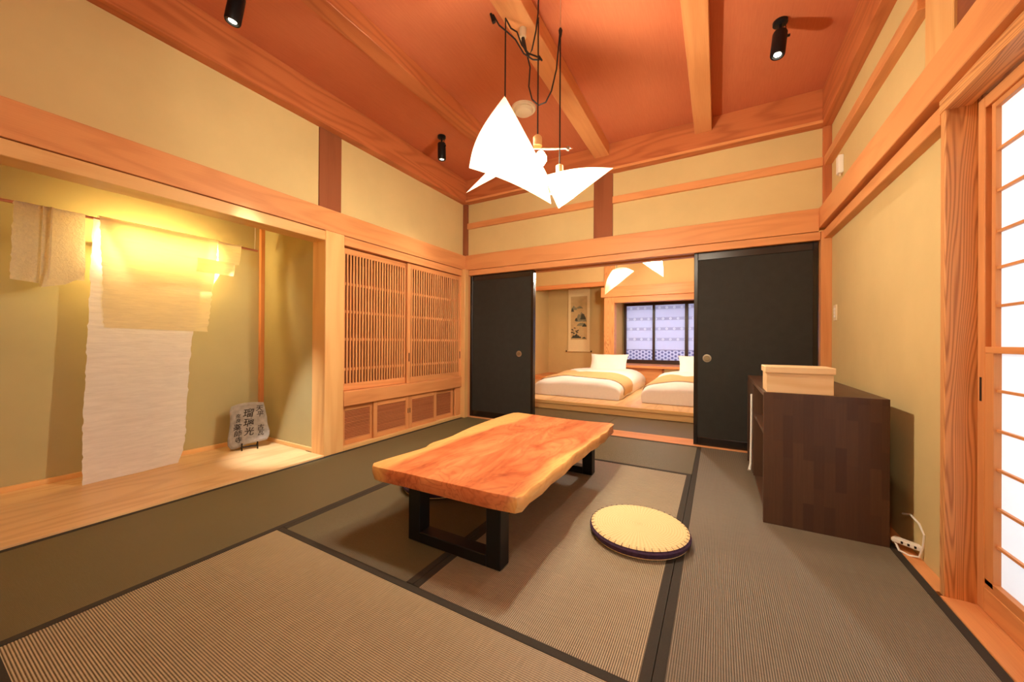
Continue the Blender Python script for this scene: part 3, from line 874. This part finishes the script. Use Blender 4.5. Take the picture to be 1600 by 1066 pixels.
for yc in (1.335, 2.60):
    yl = yc - TC[1]; a, b = -1.295 - TC[0], -.778 - TC[0]
    part('leg', B(a, a + .072, yl - .036, yl + .036, 0, ZBt - .006), BLACKMETAL, tb, .003)
    part('leg', B(b - .072, b, yl - .036, yl + .036, 0, ZBt - .006), BLACKMETAL, tb, .003)
    part('foot_bar', B(a + .072, b - .072, yl - .036, yl + .036, 0, .050), BLACKMETAL, tb, .003)
    part('mounting_plate', B(a, b, yl - .036, yl + .036, ZBt - .006, ZBt + .0005), BLACKMETAL, tb)


# ------------------------------------------------------------------ straw cushions
def straw_mat():
    m, nt, bs = new_mat('woven_straw')
    tc = N(nt, 'ShaderNodeTexCoord'); sp = N(nt, 'ShaderNodeSeparateXYZ'); nt.links.new(tc.outputs['Object'], sp.inputs[0])
    rad = math_node(nt, 'SQRT', math_node(nt, 'ADD', math_node(nt, 'MULTIPLY', sp.outputs[0], sp.outputs[0]), math_node(nt, 'MULTIPLY', sp.outputs[1], sp.outputs[1])))
    ang = math_node(nt, 'ARCTAN2', sp.outputs[1], sp.outputs[0])
    ns = noise(nt, tc.outputs['Object'], 90, 3, .6)
    a = math_node(nt, 'SINE', math_node(nt, 'ADD', math_node(nt, 'MULTIPLY', ang, 72), math_node(nt, 'MULTIPLY', ns, 4)))
    b = math_node(nt, 'SINE', math_node(nt, 'ADD', math_node(nt, 'MULTIPLY', rad, 520), math_node(nt, 'MULTIPLY', ns, 3)))
    h = math_node(nt, 'MULTIPLY', math_node(nt, 'ADD', math_node(nt, 'ADD', math_node(nt, 'MULTIPLY', a, .6), math_node(nt, 'MULTIPLY', b, .6)), 1.2), .42)
    nt.links.new(ramp(nt, h, [(.0, srgb(214, 178, 120)), (.75, srgb(234, 202, 146))]), bs.inputs['Base Color'])
    bs.inputs['Roughness'].default_value = .75; bs.inputs['Specular IOR Level'].default_value = .2
    bump(nt, bs, h, .6, .0012)
    return m
STRAW = straw_mat()


def cushion_parts(root):
    r = .232
    part('straw_top', MB().lathe([(0.0, .052), (.08, .052), (.16, .051), (r - .03, .0495), (r - .01, .047), (r - .003, .043), (r - .006, .040), (0, .040)][::-1], 64), STRAW, root, 0, True, label='pale woven straw disc')
    part('cloth_side', MB().lathe([(0, .009), (r - .004, .009), (r + .003, .018), (r + .004, .032), (r - .004, .041), (0, .041)], 64), PURPLE, root, 0, True, label='dark purple cloth side')
    part('straw_base', MB().lathe([(0, 0), (r - .014, 0), (r - .006, .004), (r - .007, .010), (0, .010)], 64), STRAW, root, 0, True)
    st = MB()
    for k in range(44):
        q = 2 * math.pi * k / 44
        c, s_ = math.cos(q), math.sin(q)
        st.tube([((r - .016) * c, (r - .016) * s_, .0505), ((r - .002) * c, (r - .002) * s_, .047), ((r + .001) * math.cos(q + .02), (r + .001) * math.sin(q + .02), .038)], .0011, 4)
    o = part('stitches', st, THREAD, root); o['kind'] = 'stuff'


c1 = thing('round_cushion', 'round woven straw floor cushion with purple side, right of the table', 'cushion', (-.337, 1.895, .002), 'straw cushions at the table')
cushion_parts(c1)
c2 = c1.copy(); COL.objects.link(c2); c2.location = (-1.60, 1.885, .002)
c2['label'] = 'round straw floor cushion mostly hidden under the left edge of the table'
for ch in list(c1.children):
    d = ch.copy(); COL.objects.link(d); d.parent = c2

# ------------------------------------------------------------------ dark chest and wooden box
X0, X1, Y0, Y1, H = .215, .705, 2.358, 3.55, .692
cb = thing('dark_chest', 'dark stained block-wood chest with open left side, against the right wall', 'chest', (X0, Y0, 0))
m, nt, bs = new_mat('block_board')
v = coords(nt, (1, 1, 1), False)
mp = N(nt, 'ShaderNodeMapping'); mp.inputs['Rotation'].default_value = (R(90), R(90), 0); nt.links.new(v, mp.inputs[0])
def block_board(nt, v, bs, swap):
    cb_ = N(nt, 'ShaderNodeCombineXYZ'); sp = N(nt, 'ShaderNodeSeparateXYZ'); nt.links.new(v, sp.inputs[0])
    nt.links.new(sp.outputs[swap[0]], cb_.inputs[0]); nt.links.new(sp.outputs[swap[1]], cb_.inputs[1])
    br = N(nt, 'ShaderNodeTexBrick'); br.offset = .37; br.squash = 1
    br.inputs['Scale'].default_value = 1; br.inputs['Brick Width'].default_value = .22; br.inputs['Row Height'].default_value = .042
    br.inputs['Mortar Size'].default_value = 0
    br.inputs['Color1'].default_value = srgb(94, 66, 46); br.inputs['Color2'].default_value = srgb(76, 51, 38)
    nt.links.new(cb_.outputs[0], br.inputs['Vector'])
    st = [1, 1, 1]; st[swap[0]] = .03
    f = noise(nt, coords(nt, tuple(st), False), 160, 3, .6)
    c = mix(nt, math_node(nt, 'MULTIPLY', f, .5), br.outputs['Color'], srgb(52, 34, 26))
    nt.links.new(c, bs.inputs['Base Color'])
    bs.inputs['Roughness'].default_value = .42; bs.inputs['Specular IOR Level'].default_value = .35
block_board(nt, v, bs, (2, 0))
BLOCK_V = m
m, nt, bs = new_mat('block_board_top'); block_board(nt, coords(nt, (1, 1, 1), False), bs, (1, 0)); BLOCK_H = m
W, D = X1 - X0, Y1 - Y0
part('end_panel', B(0, W, 0, .022, 0, H), BLOCK_V, cb, .0015, label='block-wood end panel facing the room')
part('top_panel', B(0, W, .022, D, H - .022, H), BLOCK_H, cb, .0015)
part('far_panel', B(0, W, D - .022, D, 0, H - .022), BLOCK_V, cb, .0015)
part('back_panel', B(W - .012, W, .022, D - .022, .04, H - .022), BLOCK_H, cb)
part('bottom_panel', B(.012, W - .012, .022, D - .022, .025, .045), BLOCK_H, cb, .001)
part('divider', B(.004, W - .012, .655, .677, .045, H - .022), BLOCK_V, cb, .001)
part('shelf', B(.010, W - .012, .022, .655, .445, .465), BLOCK_H, cb, .001)
part('door', B(.002, .020, .70, D - .024, .045, H - .024), DARKWOOD('Z'), cb, .001)
solid('white_cord', MB().tube([(0, 0, .60), (0, .004, .42), (-.002, 0, .24), (-.004, -.004, .12), (-.012, -.008, .07), (-.010, -.02, .085)], [.006, .006, .006, .007, .010, .006], 8), WHITEPLASTIC,
      'white cord hanging down the open side of the dark chest', 'cord', (X0 - .008, Y0 + .672, 0), 0, True)

wbx = thing('wooden_box', 'pale lidded wooden box standing on the dark chest', 'box', (.367, 2.465, H))
part('box_body', MB().box(-.138, .138, -.095, .095, 0, .112), BOXWOOD('X'), wbx, .0015)
part('lid', B(-.145, .145, -.102, .102, .104, .137), BOXWOOD('X'), wbx, .002, label='lid with a slight overhang')

# ------------------------------------------------------------------ power strip by the chest
ps = thing('power_strip', 'white power strip with looped cable on the floor strip behind the chest', 'power strip', (.757, 2.335, .045))
o = part('strip_body', B(-.052, .052, -.016, .016, -.010, .012), WHITEPLASTIC, ps, .004, True, seg=2); o.rotation_euler.z = R(-38)
for k in (-1, 0, 1):
    part('outlet', B(k * .022 + .008 - .004, k * .022 + .008 + .004, -.0165, -.0155, -.004, .007), DARK, o)
part('cable', MB().tube([(-.035, .02, -.01), (-.030, -.005, -.035), (-.005, -.03, -.040), (.020, -.05, -.030), (.030, -.055, .02), (.032, -.06, .075), (.030, -.02, .105), (.025, .05, .118), (.015, .10, .10)], .0045, 8), WHITEPLASTIC, ps, 0, True)

# ------------------------------------------------------------------ wall plates
swp = thing('wall_switch', 'small cream switch plate low beside the right corner post', 'switch', (.7865, 3.655, 1.19))
part('plate', B(-.006, .004, -.035, .035, -.06, .06), CREAMPLASTIC, swp, .002, True)
for z in (-.026, .0, .026): part('rocker', B(-.010, -.005, -.012, .012, z - .010, z + .010), WHITEPLASTIC, swp, .001)
sen = thing('wall_sensor', 'small white plastic box high on the right wall near the corner', 'sensor', (.775, 3.50, 2.26))
part('housing', B(-.016, .015, -.032, .032, -.065, .065), WHITEPLASTIC, sen, .004, True, seg=2)
part('cable_end', B(-.006, .006, -.006, .006, -.085, -.064), CREAMPLASTIC, sen, .001)

# smoke detector
sd = thing('smoke_detector', 'round cream smoke detector on the ceiling behind the pendant lamps', 'smoke detector', (-1.47, 2.80, ZC))
part('base', MB().lathe([(0, -.022), (.098, -.022), (.105, -.012), (.105, 0), (0, 0)], 40), CREAMPLASTIC, sd, 0, True)
part('dome', MB().lathe([(0, -.055), (.045, -.054), (.070, -.045), (.082, -.024), (.082, -.021), (0, -.021)], 40), CREAMPLASTIC, sd, 0, True)


# ------------------------------------------------------------------ spotlights
def spotlight(loc, tilt, lab):
    t = thing('ceiling_spotlight', lab, 'spotlight', loc, 'black ceiling spotlights')
    part('canopy', MB().lathe([(0, -.022), (.034, -.022), (.040, -.018), (.040, 0), (0, 0)], 28), BLACKMETAL, t, 0, True)
    part('stem', MB().tube([(.0, 0, -.02), (.0, 0, -.075)], .009, 10), BLACKMETAL, t, 0, True)
    part('wire', MB().tube([(.025, 0, -.02), (.030, .005, -.045), (.024, 0, -.075)], .0025, 6), CORD, t, 0, True)
    part('knob', MB().tube([(.036, 0, -.105), (.050, 0, -.105)], .008, 10), BLACKMETAL, t, 0, True)
    b = part('barrel', MB().lathe([(.0, -.15), (.026, -.15), (.028, -.158), (.037, -.158), (.040, -.150), (.040, -.010), (.036, 0), (0, 0)], 32), BLACKMETAL, t, 0, True, loc=(0, 0, -.07))
    b.rotation_euler = tilt
    part('lens', MB().lathe([(0, -.1512), (.020, -.1512), (.020, -.150), (0, -.150)], 24), SPOTLENS, b, label='glowing lens')
    return t


spotlight((-2.38, 1.04, ZC), (R(-6), R(8), 0), 'black ceiling spotlight at the top left edge of the picture')
spotlight((-2.38, 2.80, ZC), (R(4), R(2), 0), 'black ceiling spotlight near the far left corner')
spotlight((.335, 2.82, ZC), (R(-8), R(6), 0), 'black ceiling spotlight at the right, beyond the last beam')

# ------------------------------------------------------------------ alcove: rod, papers, stone
rod = thing('hanging_rod', 'thin copper-coloured rod hung across the alcove on threads', 'rod', (-3.60, 1.0, 1.752))
part('pole', MB().tube([(0, -1.2, 0), (0, .745, 0)], .009, 10), flat('copper_rod', srgb(196, 128, 92), .4, .3), rod, 0, True)
part('thread', MB().tube([(0, .72, .008), (.004, .722, .10), (-.003, .725, .20), (0, .73, .645)], .0022, 5), WHITEPLASTIC, rod, 0, True)
part('thread', MB().tube([(0, -1.1, .008), (0, -1.1, .645)], .0022, 5), WHITEPLASTIC, rod, 0, True)


def lerp(tab, v):
    for (a, pa), (b, pb) in zip(tab, tab[1:]):
        if v <= b: return pa + (pb - pa) * (v - a) / (b - a)
    return tab[-1][1]


def sheet(name, ltab, rtab, x0, mat, lab, group='washi papers hanging in the alcove', parentloc=(-3.60, 0, 0), wave=.006, curve=None, nu=24, nv=60, ragged=.004):
    """sheet hanging from the rod; ltab, rtab: z -> y edge tables given as (fraction down, y)"""
    rg_ = random.Random(len(lab))
    jl = [rg_.uniform(-ragged, ragged) for _ in range(nv + 1)]; jr = [rg_.uniform(-ragged, ragged) for _ in range(nv + 1)]
    zt, zb = x0[1], x0[2]
    def fn(u, v):
        i = int(round(v * nv))
        yl = lerp(ltab, v) + jl[i]; yr = lerp(rtab, v) + jr[i]
        y = yl + (yr - yl) * u
        z = zt + ((zb[0] + (zb[1] - zb[0]) * u) - zt) * v
        x = x0[0] + wave * math.sin(u * 9 + v * 3) * v + wave * .6 * math.sin(v * 13 + u * 4) * v
        if curve: x += curve(u, v)
        return (x + 3.60, y, z)
    return fn


paper_long = MB().grid(sheet('p', [(0, .755), (.1, .745), (.35, .735), (.7, .715), (1, .705)], [(0, 1.38), (.1, 1.375), (.3, 1.30), (.55, 1.268), (.9, 1.235), (.96, 1.215), (1, 1.19)],
                             (-3.592, 1.760, (.014, .018)), WASHI, 'long', curve=lambda u, v: .05 * v ** 6 * (1 - u * .3)), 28, 80)
solid('hanging_paper', paper_long, WASHI, 'long white handmade paper hanging from the rod down to the alcove floor', 'paper', (-3.60, 0, 0), 0, True, 'washi papers hanging in the alcove')
p2 = thing('hanging_paper', 'short cream paper draped over the rod in front of the long white sheet', 'paper', (-3.60, 0, 0), 'washi papers hanging in the alcove')
part('front_sheet', MB().grid(sheet('p', [(0, .775), (.5, .79), (1, .80)], [(0, 1.44), (.3, 1.425), (.6, 1.40), (1, 1.372)], (-3.580, 1.764, (1.030, 1.018)), 0, 'short', wave=.004), 24, 40), WASHI_Y, p2, 0, True)
part('fold', MB().grid(lambda u, v: (.021 - .042 * v, .775 + .67 * u, 1.764 + .012 * math.sin(v * math.pi)), 16, 8), WASHI_Y, p2, 0, True)
part('back_sheet', MB().grid(sheet('p', [(0, .80), (1, .95)], [(0, 1.46), (.45, 1.545), (.5, 1.555), (.52, 1.50), (1, 1.42)], (-3.612, 1.764, (1.36, 1.40)), 0, 'shortback', wave=.004, ragged=0), 24, 40), WASHI_Y, p2, 0, True)
p4 = thing('hanging_paper', 'small curled cream scrap at the right end of the rod', 'paper', (-3.60, 0, 0), 'washi papers hanging in the alcove')
part('sheet', MB().grid(lambda u, v: (.013 + .010 * math.sin(v * 2.5), 1.44 + .172 * u - .02 * v * u, 1.766 - .20 * v * (1 - .15 * u)), 12, 14), WASHI_Y, p4, 0, True)
part('lower_curl', MB().grid(lambda u, v: (.028 + .014 * math.sin(v * 3), 1.30 + .255 * u - .01 * v, 1.60 - .11 * v), 12, 10), WASHI_Y, p4, 0, True)
p3 = thing('hanging_paper', 'crinkled cream paper folded over the rod left of the long sheet', 'paper', (-3.60, 0, 0), 'washi papers hanging in the alcove')
part('left_sheet', MB().grid(sheet('p', [(0, .437), (1, .425)], [(0, .575), (1, .555)], (-3.588, 1.762, (1.300, 1.285)), 0, 'cr', wave=.004), 16, 30), WASHI_C, p3, 0, True)
part('rolled_edge', MB().grid(lambda u, v: (.022 + .016 * math.cos(v * 5.2), .572 - .018 * v + .014 * math.sin(v * 5.2) - .012 * (1 - u), 1.762 - (.485 + .01 * v) * (1 - u)), 24, 10), WASHI_C, p3, 0, True)
part('right_sheet', MB().grid(lambda u, v: (.016 + .03 * v ** 3, (.560 - .05 * max(0, v - .75) * 2) + (.155 - .55 * max(0, v - .84) ** 1.2) * u, 1.762 - .50 * v + .03 * u * v ** 3), 18, 34), WASHI_C, p3, 0, True)
part('back_flap', MB().grid(lambda u, v: (-.012, .50 + .22 * u, 1.762 - .43 * v), 10, 16), WASHI_C, p3, 0, True)
# lamp tube behind the papers
tl = thing('tube_lamp', 'slim glowing tube lamp hidden behind the hanging papers', 'lamp', (-3.70, 1.11, 1.61))
part('tube', MB().tube([(0, -.31, 0), (0, .31, 0)], .012, 12), flat('warm_tube', srgb(255, 226, 160), .4, emit=srgb(255, 206, 120), estr=14), tl, 0, True)
part('holder', B(-.099, -.012, -.32, .32, -.018, .018), WHITEPLASTIC, tl, .002)

# inscribed stone
STONE = flat('grey_stone', srgb(150, 142, 132), .9, noise_amt=.22, nscale=22, bmp=.8, bscale=60)
BRUSH = flat('ink_writing', srgb(44, 36, 32), .9)
az = math.atan2(-1.70, 3.53) + R(4)          # faces the room diagonally
stn = thing('inscribed_stone', 'flat grey stone with brushed black characters on a small black stand in the alcove', 'stone', (-3.545, 1.665, .012))
stn.rotation_euler.z = az + R(90)
outline = [(-.150, .010), (-.152, .06), (-.140, .14), (-.135, .22), (-.138, .30), (-.128, .335), (-.09, .352), (-.03, .362), (.05, .360), (.105, .352), (.114, .30), (.128, .22), (.133, .16), (.148, .10), (.146, .06), (.128, .022), (.06, .012), (-.02, .006), (-.06, -.012), (-.10, -.024), (-.13, -.022)]
mb = MB(); n = len(outline); rg2 = random.Random(11)
fr_ = [(x, -.02, z) for x, z in outline]; bkk = [(x * .97, .020, z * .98 + .002) for x, z in outline]
inn = [(x * .90, -.029 + rg2.uniform(-.001, .001), .165 + (z - .165) * .90) for x, z in outline]
mb.add(fr_ + bkk + inn, [tuple(2 * n + i for i in range(n))] + [(i, (i + 1) % n, 2 * n + (i + 1) % n, 2 * n + i) for i in range(n)] + [(i, n + i, n + (i + 1) % n, (i + 1) % n) for i in range(n)] + [tuple(n + i for i in range(n - 1, -1, -1))])
slab = part('slab', mb, STONE, stn, .003, loc=(0, 0, .035)); slab.rotation_euler.x = R(-9)


def glyph(txt, x, z, size, parent, y=-.0305):
    cu = bpy.data.curves.new('character', 'FONT'); cu.body = txt; cu.size = size; cu.extrude = .0004; cu.align_x = 'CENTER'; cu.offset = size * .012
    cu.shear = .15
    tmp = bpy.data.objects.new('tmp', cu); COL.objects.link(tmp)
    dg = bpy.context.evaluated_depsgraph_get()
    me = bpy.data.meshes.new_from_object(tmp.evaluated_get(dg))
    bpy.data.objects.remove(tmp); me.materials.clear(); me.materials.append(BRUSH)
    o = link('character', me, parent, (x, y, z)); o.rotation_euler = (R(90), 0, 0)


for t_, x, z, s_ in (('天', .070, .285, .052), ('平', .074, .235, .052), ('古', .078, .120, .050), ('瓦', .078, .072, .050),
                     ('瑠', -.010, .240, .078), ('璃', -.008, .160, .078), ('光', -.006, .085, .072),
                     ('奈', -.080, .235, .038), ('良', -.080, .198, .036), ('薬', -.086, .135, .058), ('師', -.084, .082, .056), ('寺', -.080, .030, .052)):
    glyph(t_, x, z, s_, slab)
for sx in (-.055, .055):
    mbs = MB().tube([(sx, -.050, .062), (sx, -.056, .045), (sx, -.052, .020), (sx, -.062, .0)], .0055, 8).tube([(sx, -.052, .020), (sx, .03, .022), (sx, .055, .0)], .0055, 8)
    part('stand_leg', mbs, LACQUER, stn, 0, True)
part('stand_bar', MB().tube([(-.055, -.02, .021), (.055, -.02, .021)], .007, 8), LACQUER, stn, 0, True)


# ------------------------------------------------------------------ pendant lamps of folded paper
def bez(a, b, c, n):
    return [tuple((1 - t) ** 2 * a[i] + 2 * t * (1 - t) * b[i] + t * t * c[i] for i in range(3)) for t in [k / n for k in range(n + 1)]]


def fan_sheet(apex, left, right, bulge, mat, name, parent, lbow=0., rbow=0., bdir=None):
    """curved triangular paper: apex at the top, bottom edge left-right"""
    A, L_, R_ = Vector(apex), Vector(left), Vector(right)
    nrm = (L_ - A).cross(R_ - A).normalized()
    if nrm.dot(Vector((.49, -.87, 0))) < 0: nrm = -nrm
    ctr = (A + L_ + R_) / 3
    def fn(u, v):
        l = A.lerp(L_, v) + (L_ - ctr - (A - ctr) * 0).normalized() * lbow * math.sin(math.pi * v)
        r = A.lerp(R_, v) + (R_ - ctr).normalized() * rbow * math.sin(math.pi * v)
        return l.lerp(r, u) + nrm * bulge * math.sin(math.pi * u) * v
    return part(name, MB().grid(fn, 18, 18), mat, parent, 0, True)


def cord_pts(a, b, sag, n=14):
    a, b = Vector(a), Vector(b)
    return [a.lerp(b, k / n) + Vector((0, 0, -sag * math.sin(math.pi * k / n))) for k in range(n + 1)]


PA, PB_, PC = Vector((-1.095, 1.846, 2.395)), Vector((-.925, 1.941, 2.15)), Vector((-.812, 2.005, 1.99))
def rel(p, o): return tuple(Vector(p) - o)
# lamp A: tall sail shape
la = thing('paper_pendant_lamp', 'tall sail-shaped glowing paper pendant lamp, leftmost and largest of the cluster', 'pendant lamp', tuple(PA), 'paper pendant lamps over the low table')
fan_sheet((0, 0, 0), rel((-1.275, 1.746, 1.970), PA), rel((-.855, 1.982, 1.762), PA), .05, LAMPPAPER, 'front_sheet', la, .05, .10)
fan_sheet((0, .01, -.02), rel((-1.20, 1.93, 2.03), PA), rel((-.93, 2.10, 1.95), PA), -.03, LAMPPAPER, 'back_sheet', la, .02, .05)
tailm = MB().add([rel(p, PA) for p in ((-1.291, 1.738, 1.823), (-1.175, 1.80, 1.955), (-1.10, 1.86, 1.975), (-1.150, 1.825, 1.918))], [(0, 1, 2, 3)])
part('pointed_tail', tailm, LAMPPAPER, la)
part('socket', MB().tube([(0, 0.05, -.15), (0, .05, -.205)], .028, 20), SOCKETWOOD, la, 0, True)
part('bulb', MB().lathe([(0, -.05), (.020, -.045), (.034, -.02), (.032, .005), (.018, .03), (0, .035)], 20, (.0, .02, -.31)), BULB, la, 0, True)
part('cord', MB().tube([(0, .004, -.15), (0, .004, .46)], .0045, 8), CORD, la, 0, True)
# lamp B: edge-on sheet in the middle
lb = thing('paper_pendant_lamp', 'middle pendant lamp seen edge-on with its wooden socket and stiff arm', 'pendant lamp', tuple(PB_), 'paper pendant lamps over the low table')
part('socket', MB().tube([(0, 0, .012), (0, 0, 0), (0, 0, -.052)], [.016, .026, .026], 20), SOCKETWOOD, lb, 0, True)
fan_sheet(rel((-.741, 2.045, 2.088), PB_), rel((-.99, 1.87, 2.07), PB_), rel((-.93, 2.10, 2.15), PB_), .0, LAMPPAPER_DIM, 'stiff_sheet', lb, .0, .0)
fan_sheet((-.03, -.01, -.06), rel((-1.0, 1.97, 1.99), PB_), rel((-.87, 2.02, 1.90), PB_), .02, LAMPPAPER, 'hanging_sheet', lb, .01, .01)
part('clip', MB().tube([(.152, .088, -.072), (.158, .092, -.052)], .009, 10), SILVER, lb, 0, True)
part('bulb', MB().lathe([(0, -.05), (.020, -.045), (.036, -.02), (.034, .005), (.018, .03), (0, .035)], 20, (.02, .0, -.12)), BULB, lb, 0, True)
part('cord', MB().tube([(0, 0, .01), (0, 0, .705)], .0045, 8), CORD, lb, 0, True)
# lamp C: kite shape at right
lc = thing('paper_pendant_lamp', 'small kite-shaped glowing paper pendant lamp, lowest and rightmost of the cluster', 'pendant lamp', tuple(PC), 'paper pendant lamps over the low table')
Lp, Tp, Bp, Mp = rel((-.895, 1.958, 1.925), PC), rel((-.538, 2.159, 1.975), PC), rel((-.815, 2.003, 1.736), PC), rel((-.728, 2.053, 1.948), PC)
def kite(u, v):
    # u runs along the top edge from left tip to right tip; v runs down towards the bottom tip
    top = Vector(Lp) * (1 - u) ** 2 + Vector(Mp) * 1.0 * 2 * u * (1 - u) + Vector(Tp) * u * u
    bot = Vector(Bp)
    k = v ** 1.0
    p = top.lerp(bot, k)
    return p + Vector((.49, -.87, 0)) * .05 * math.sin(math.pi * u) * (1 - v)
part('front_sheet', MB().grid(kite, 20, 14), LAMPPAPER, lc, 0, True)
fan_sheet((0, .02, -.035), rel((-.90, 2.06, 1.85), PC), rel((-.68, 2.15, 1.90), PC), -.03, LAMPPAPER, 'back_sheet', lc)
part('socket', MB().tube([(0, 0, 0.002), (0, 0, -.006), (0, 0, -.048)], [.012, .021, .021], 20), SOCKETWOOD, lc, 0, True)
part('bulb', MB().lathe([(0, -.05), (.020, -.045), (.034, -.02), (.032, .005), (.018, .03), (0, .035)], 20, (.0, .03, -.13)), BULB, lc, 0, True)
part('cord', MB().tube([(0, 0, 0), (.0, 0, .775)], .0045, 8), CORD, lc, 0, True)

# hooks and the slack feed cords
cd = thing('pendant_feed_cord', 'tangled black feed cords looping from a white socket under the middle beam', 'cord', (-1.04, 1.93, 2.855))
O = Vector((-1.04, 1.93, 2.855))
part('ceiling_socket', MB().tube([rel((-1.04, 1.965, 2.857), O), rel((-1.04, 1.965, 2.80), O)], [.022, .020], 16), CREAMPLASTIC, cd, 0, True)
part('plug', MB().tube([rel((-1.04, 1.965, 2.80), O), rel((-1.035, 1.967, 2.765), O), rel((-1.02, 1.97, 2.715), O)], [.010, .013, .007], 10), CORD, cd, 0, True)
seg = [rel(p, O) for p in ((-1.02, 1.97, 2.72), (-1.00, 1.985, 2.62), (-1.005, 1.98, 2.50), (-.985, 1.985, 2.42), (-.945, 1.99, 2.375), (-.90, 1.995, 2.38), (-.865, 2.0, 2.44), (-.835, 2.003, 2.56), (-.815, 2.004, 2.77))]
part('slack_loop', MB().tube(seg, .0045, 8), CORD, cd, 0, True)
seg = [rel(p, O) for p in ((-1.02, 1.968, 2.725), (-1.0, 1.968, 2.675), (-.975, 1.96, 2.70), (-.945, 1.95, 2.79), (-.928, 1.942, 2.88), (-.925, 1.94, 2.96))]
part('slack_loop', MB().tube(seg, .0045, 8), CORD, cd, 0, True)
seg = [rel(p, O) for p in ((-1.105, 1.85, 2.96), (-1.098, 1.853, 2.86), (-1.07, 1.87, 2.80), (-1.045, 1.90, 2.79), (-1.03, 1.93, 2.73), (-1.0, 1.965, 2.69), (-.96, 1.985, 2.672), (-.935, 1.995, 2.655))]
part('slack_loop', MB().tube(seg, .0045, 8), CORD, cd, 0, True)
seg = [rel(p, O) for p in ((-1.15, 1.80, 2.86), (-1.12, 1.82, 2.80), (-1.08, 1.85, 2.765), (-1.05, 1.89, 2.74), (-1.02, 1.94, 2.68), (-.975, 1.975, 2.65), (-.94, 1.99, 2.645))]
part('slack_loop', MB().tube(seg, .0045, 8), CORD, cd, 0, True)
part('cord_knot', MB().tube([rel((-.945, 1.99, 2.665), O), rel((-.925, 1.995, 2.640), O)], [.010, .005], 8), CORD, cd, 0, True)
part('cord_cap', MB().tube([rel((-1.16, 1.79, 2.862), O), rel((-1.145, 1.803, 2.815), O)], [.007, .012], 8), CORD, cd, 0, True)
part('cord_cap', MB().tube([rel((-.812, 2.005, 2.795), O), rel((-.812, 2.005, 2.78), O), rel((-.812, 2.005, 2.745), O)], [.006, .012, .007], 10), CORD, cd, 0, True)
part('suspension_wire', MB().tube([rel((-.812, 2.005, 2.79), O), rel((-.812, 2.005, 2.975), O)], .0012, 5), SILVER, cd)

# ------------------------------------------------------------------ bedroom pendants
QA = Vector((-1.355, 5.66, 2.08)); QB = Vector((-.93, 5.88, 2.36))
qa = thing('paper_pendant_lamp', 'folded paper pendant lamp over the left bed, seen through the doorway', 'pendant lamp', tuple(QA), 'paper pendant lamps in the bedroom')
def qk(u, v):
    tl, tr_, bt = Vector((-.05, -.03, -.02)), Vector((.235, .13, -.035)), Vector((-.15, -.09, -.40))
    top = tl.lerp(tr_, u) + Vector((0, 0, .04)) * math.sin(math.pi * u)
    lb_ = tl.lerp(bt, v) + Vector((-.03, -.015, .015)) * math.sin(math.pi * v)
    p = top.lerp(bt, v) if u > 0 else lb_
    return p * 1.0 + Vector((.3, -.9, 0)) * .05 * math.sin(math.pi * u) * (1 - v)
part('front_sheet', MB().grid(qk, 16, 14), LAMPPAPER_DIM, qa, 0, True)
part('socket', MB().tube([(0, .02, .01), (0, .02, -.05)], .022, 16), SOCKETWOOD, qa, 0, True)
part('bulb', MB().lathe([(0, -.05), (.02, -.045), (.034, -.02), (.032, .005), (.018, .03), (0, .035)], 20, (0, .05, -.10)), BULB, qa, 0, True)
part('cord', MB().tube([(0, .02, 0), (0, .02, .87)], .004, 8), CORD, qa, 0, True)
qb = thing('paper_pendant_lamp', 'bright triangular paper pendant lamp cut off by the door head, over the right bed', 'pendant lamp', tuple(QB), 'paper pendant lamps in the bedroom')
fan_sheet((-.19, -.085, -.095), (.17, .10, -.06), (.205, .13, -.40), .03, LAMPPAPER, 'front_sheet', qb)
part('socket', MB().tube([(0, .03, .01), (0, .03, -.05)], .022, 16), SOCKETWOOD, qb, 0, True)
part('bulb', MB().lathe([(0, -.05), (.02, -.045), (.034, -.02), (.032, .005), (.018, .03), (0, .035)], 20, (0.04, .06, -.12)), BULB, qb, 0, True)
part('cord', MB().tube([(0, .03, 0), (0, .03, .59)], .004, 8), CORD, qb, 0, True)
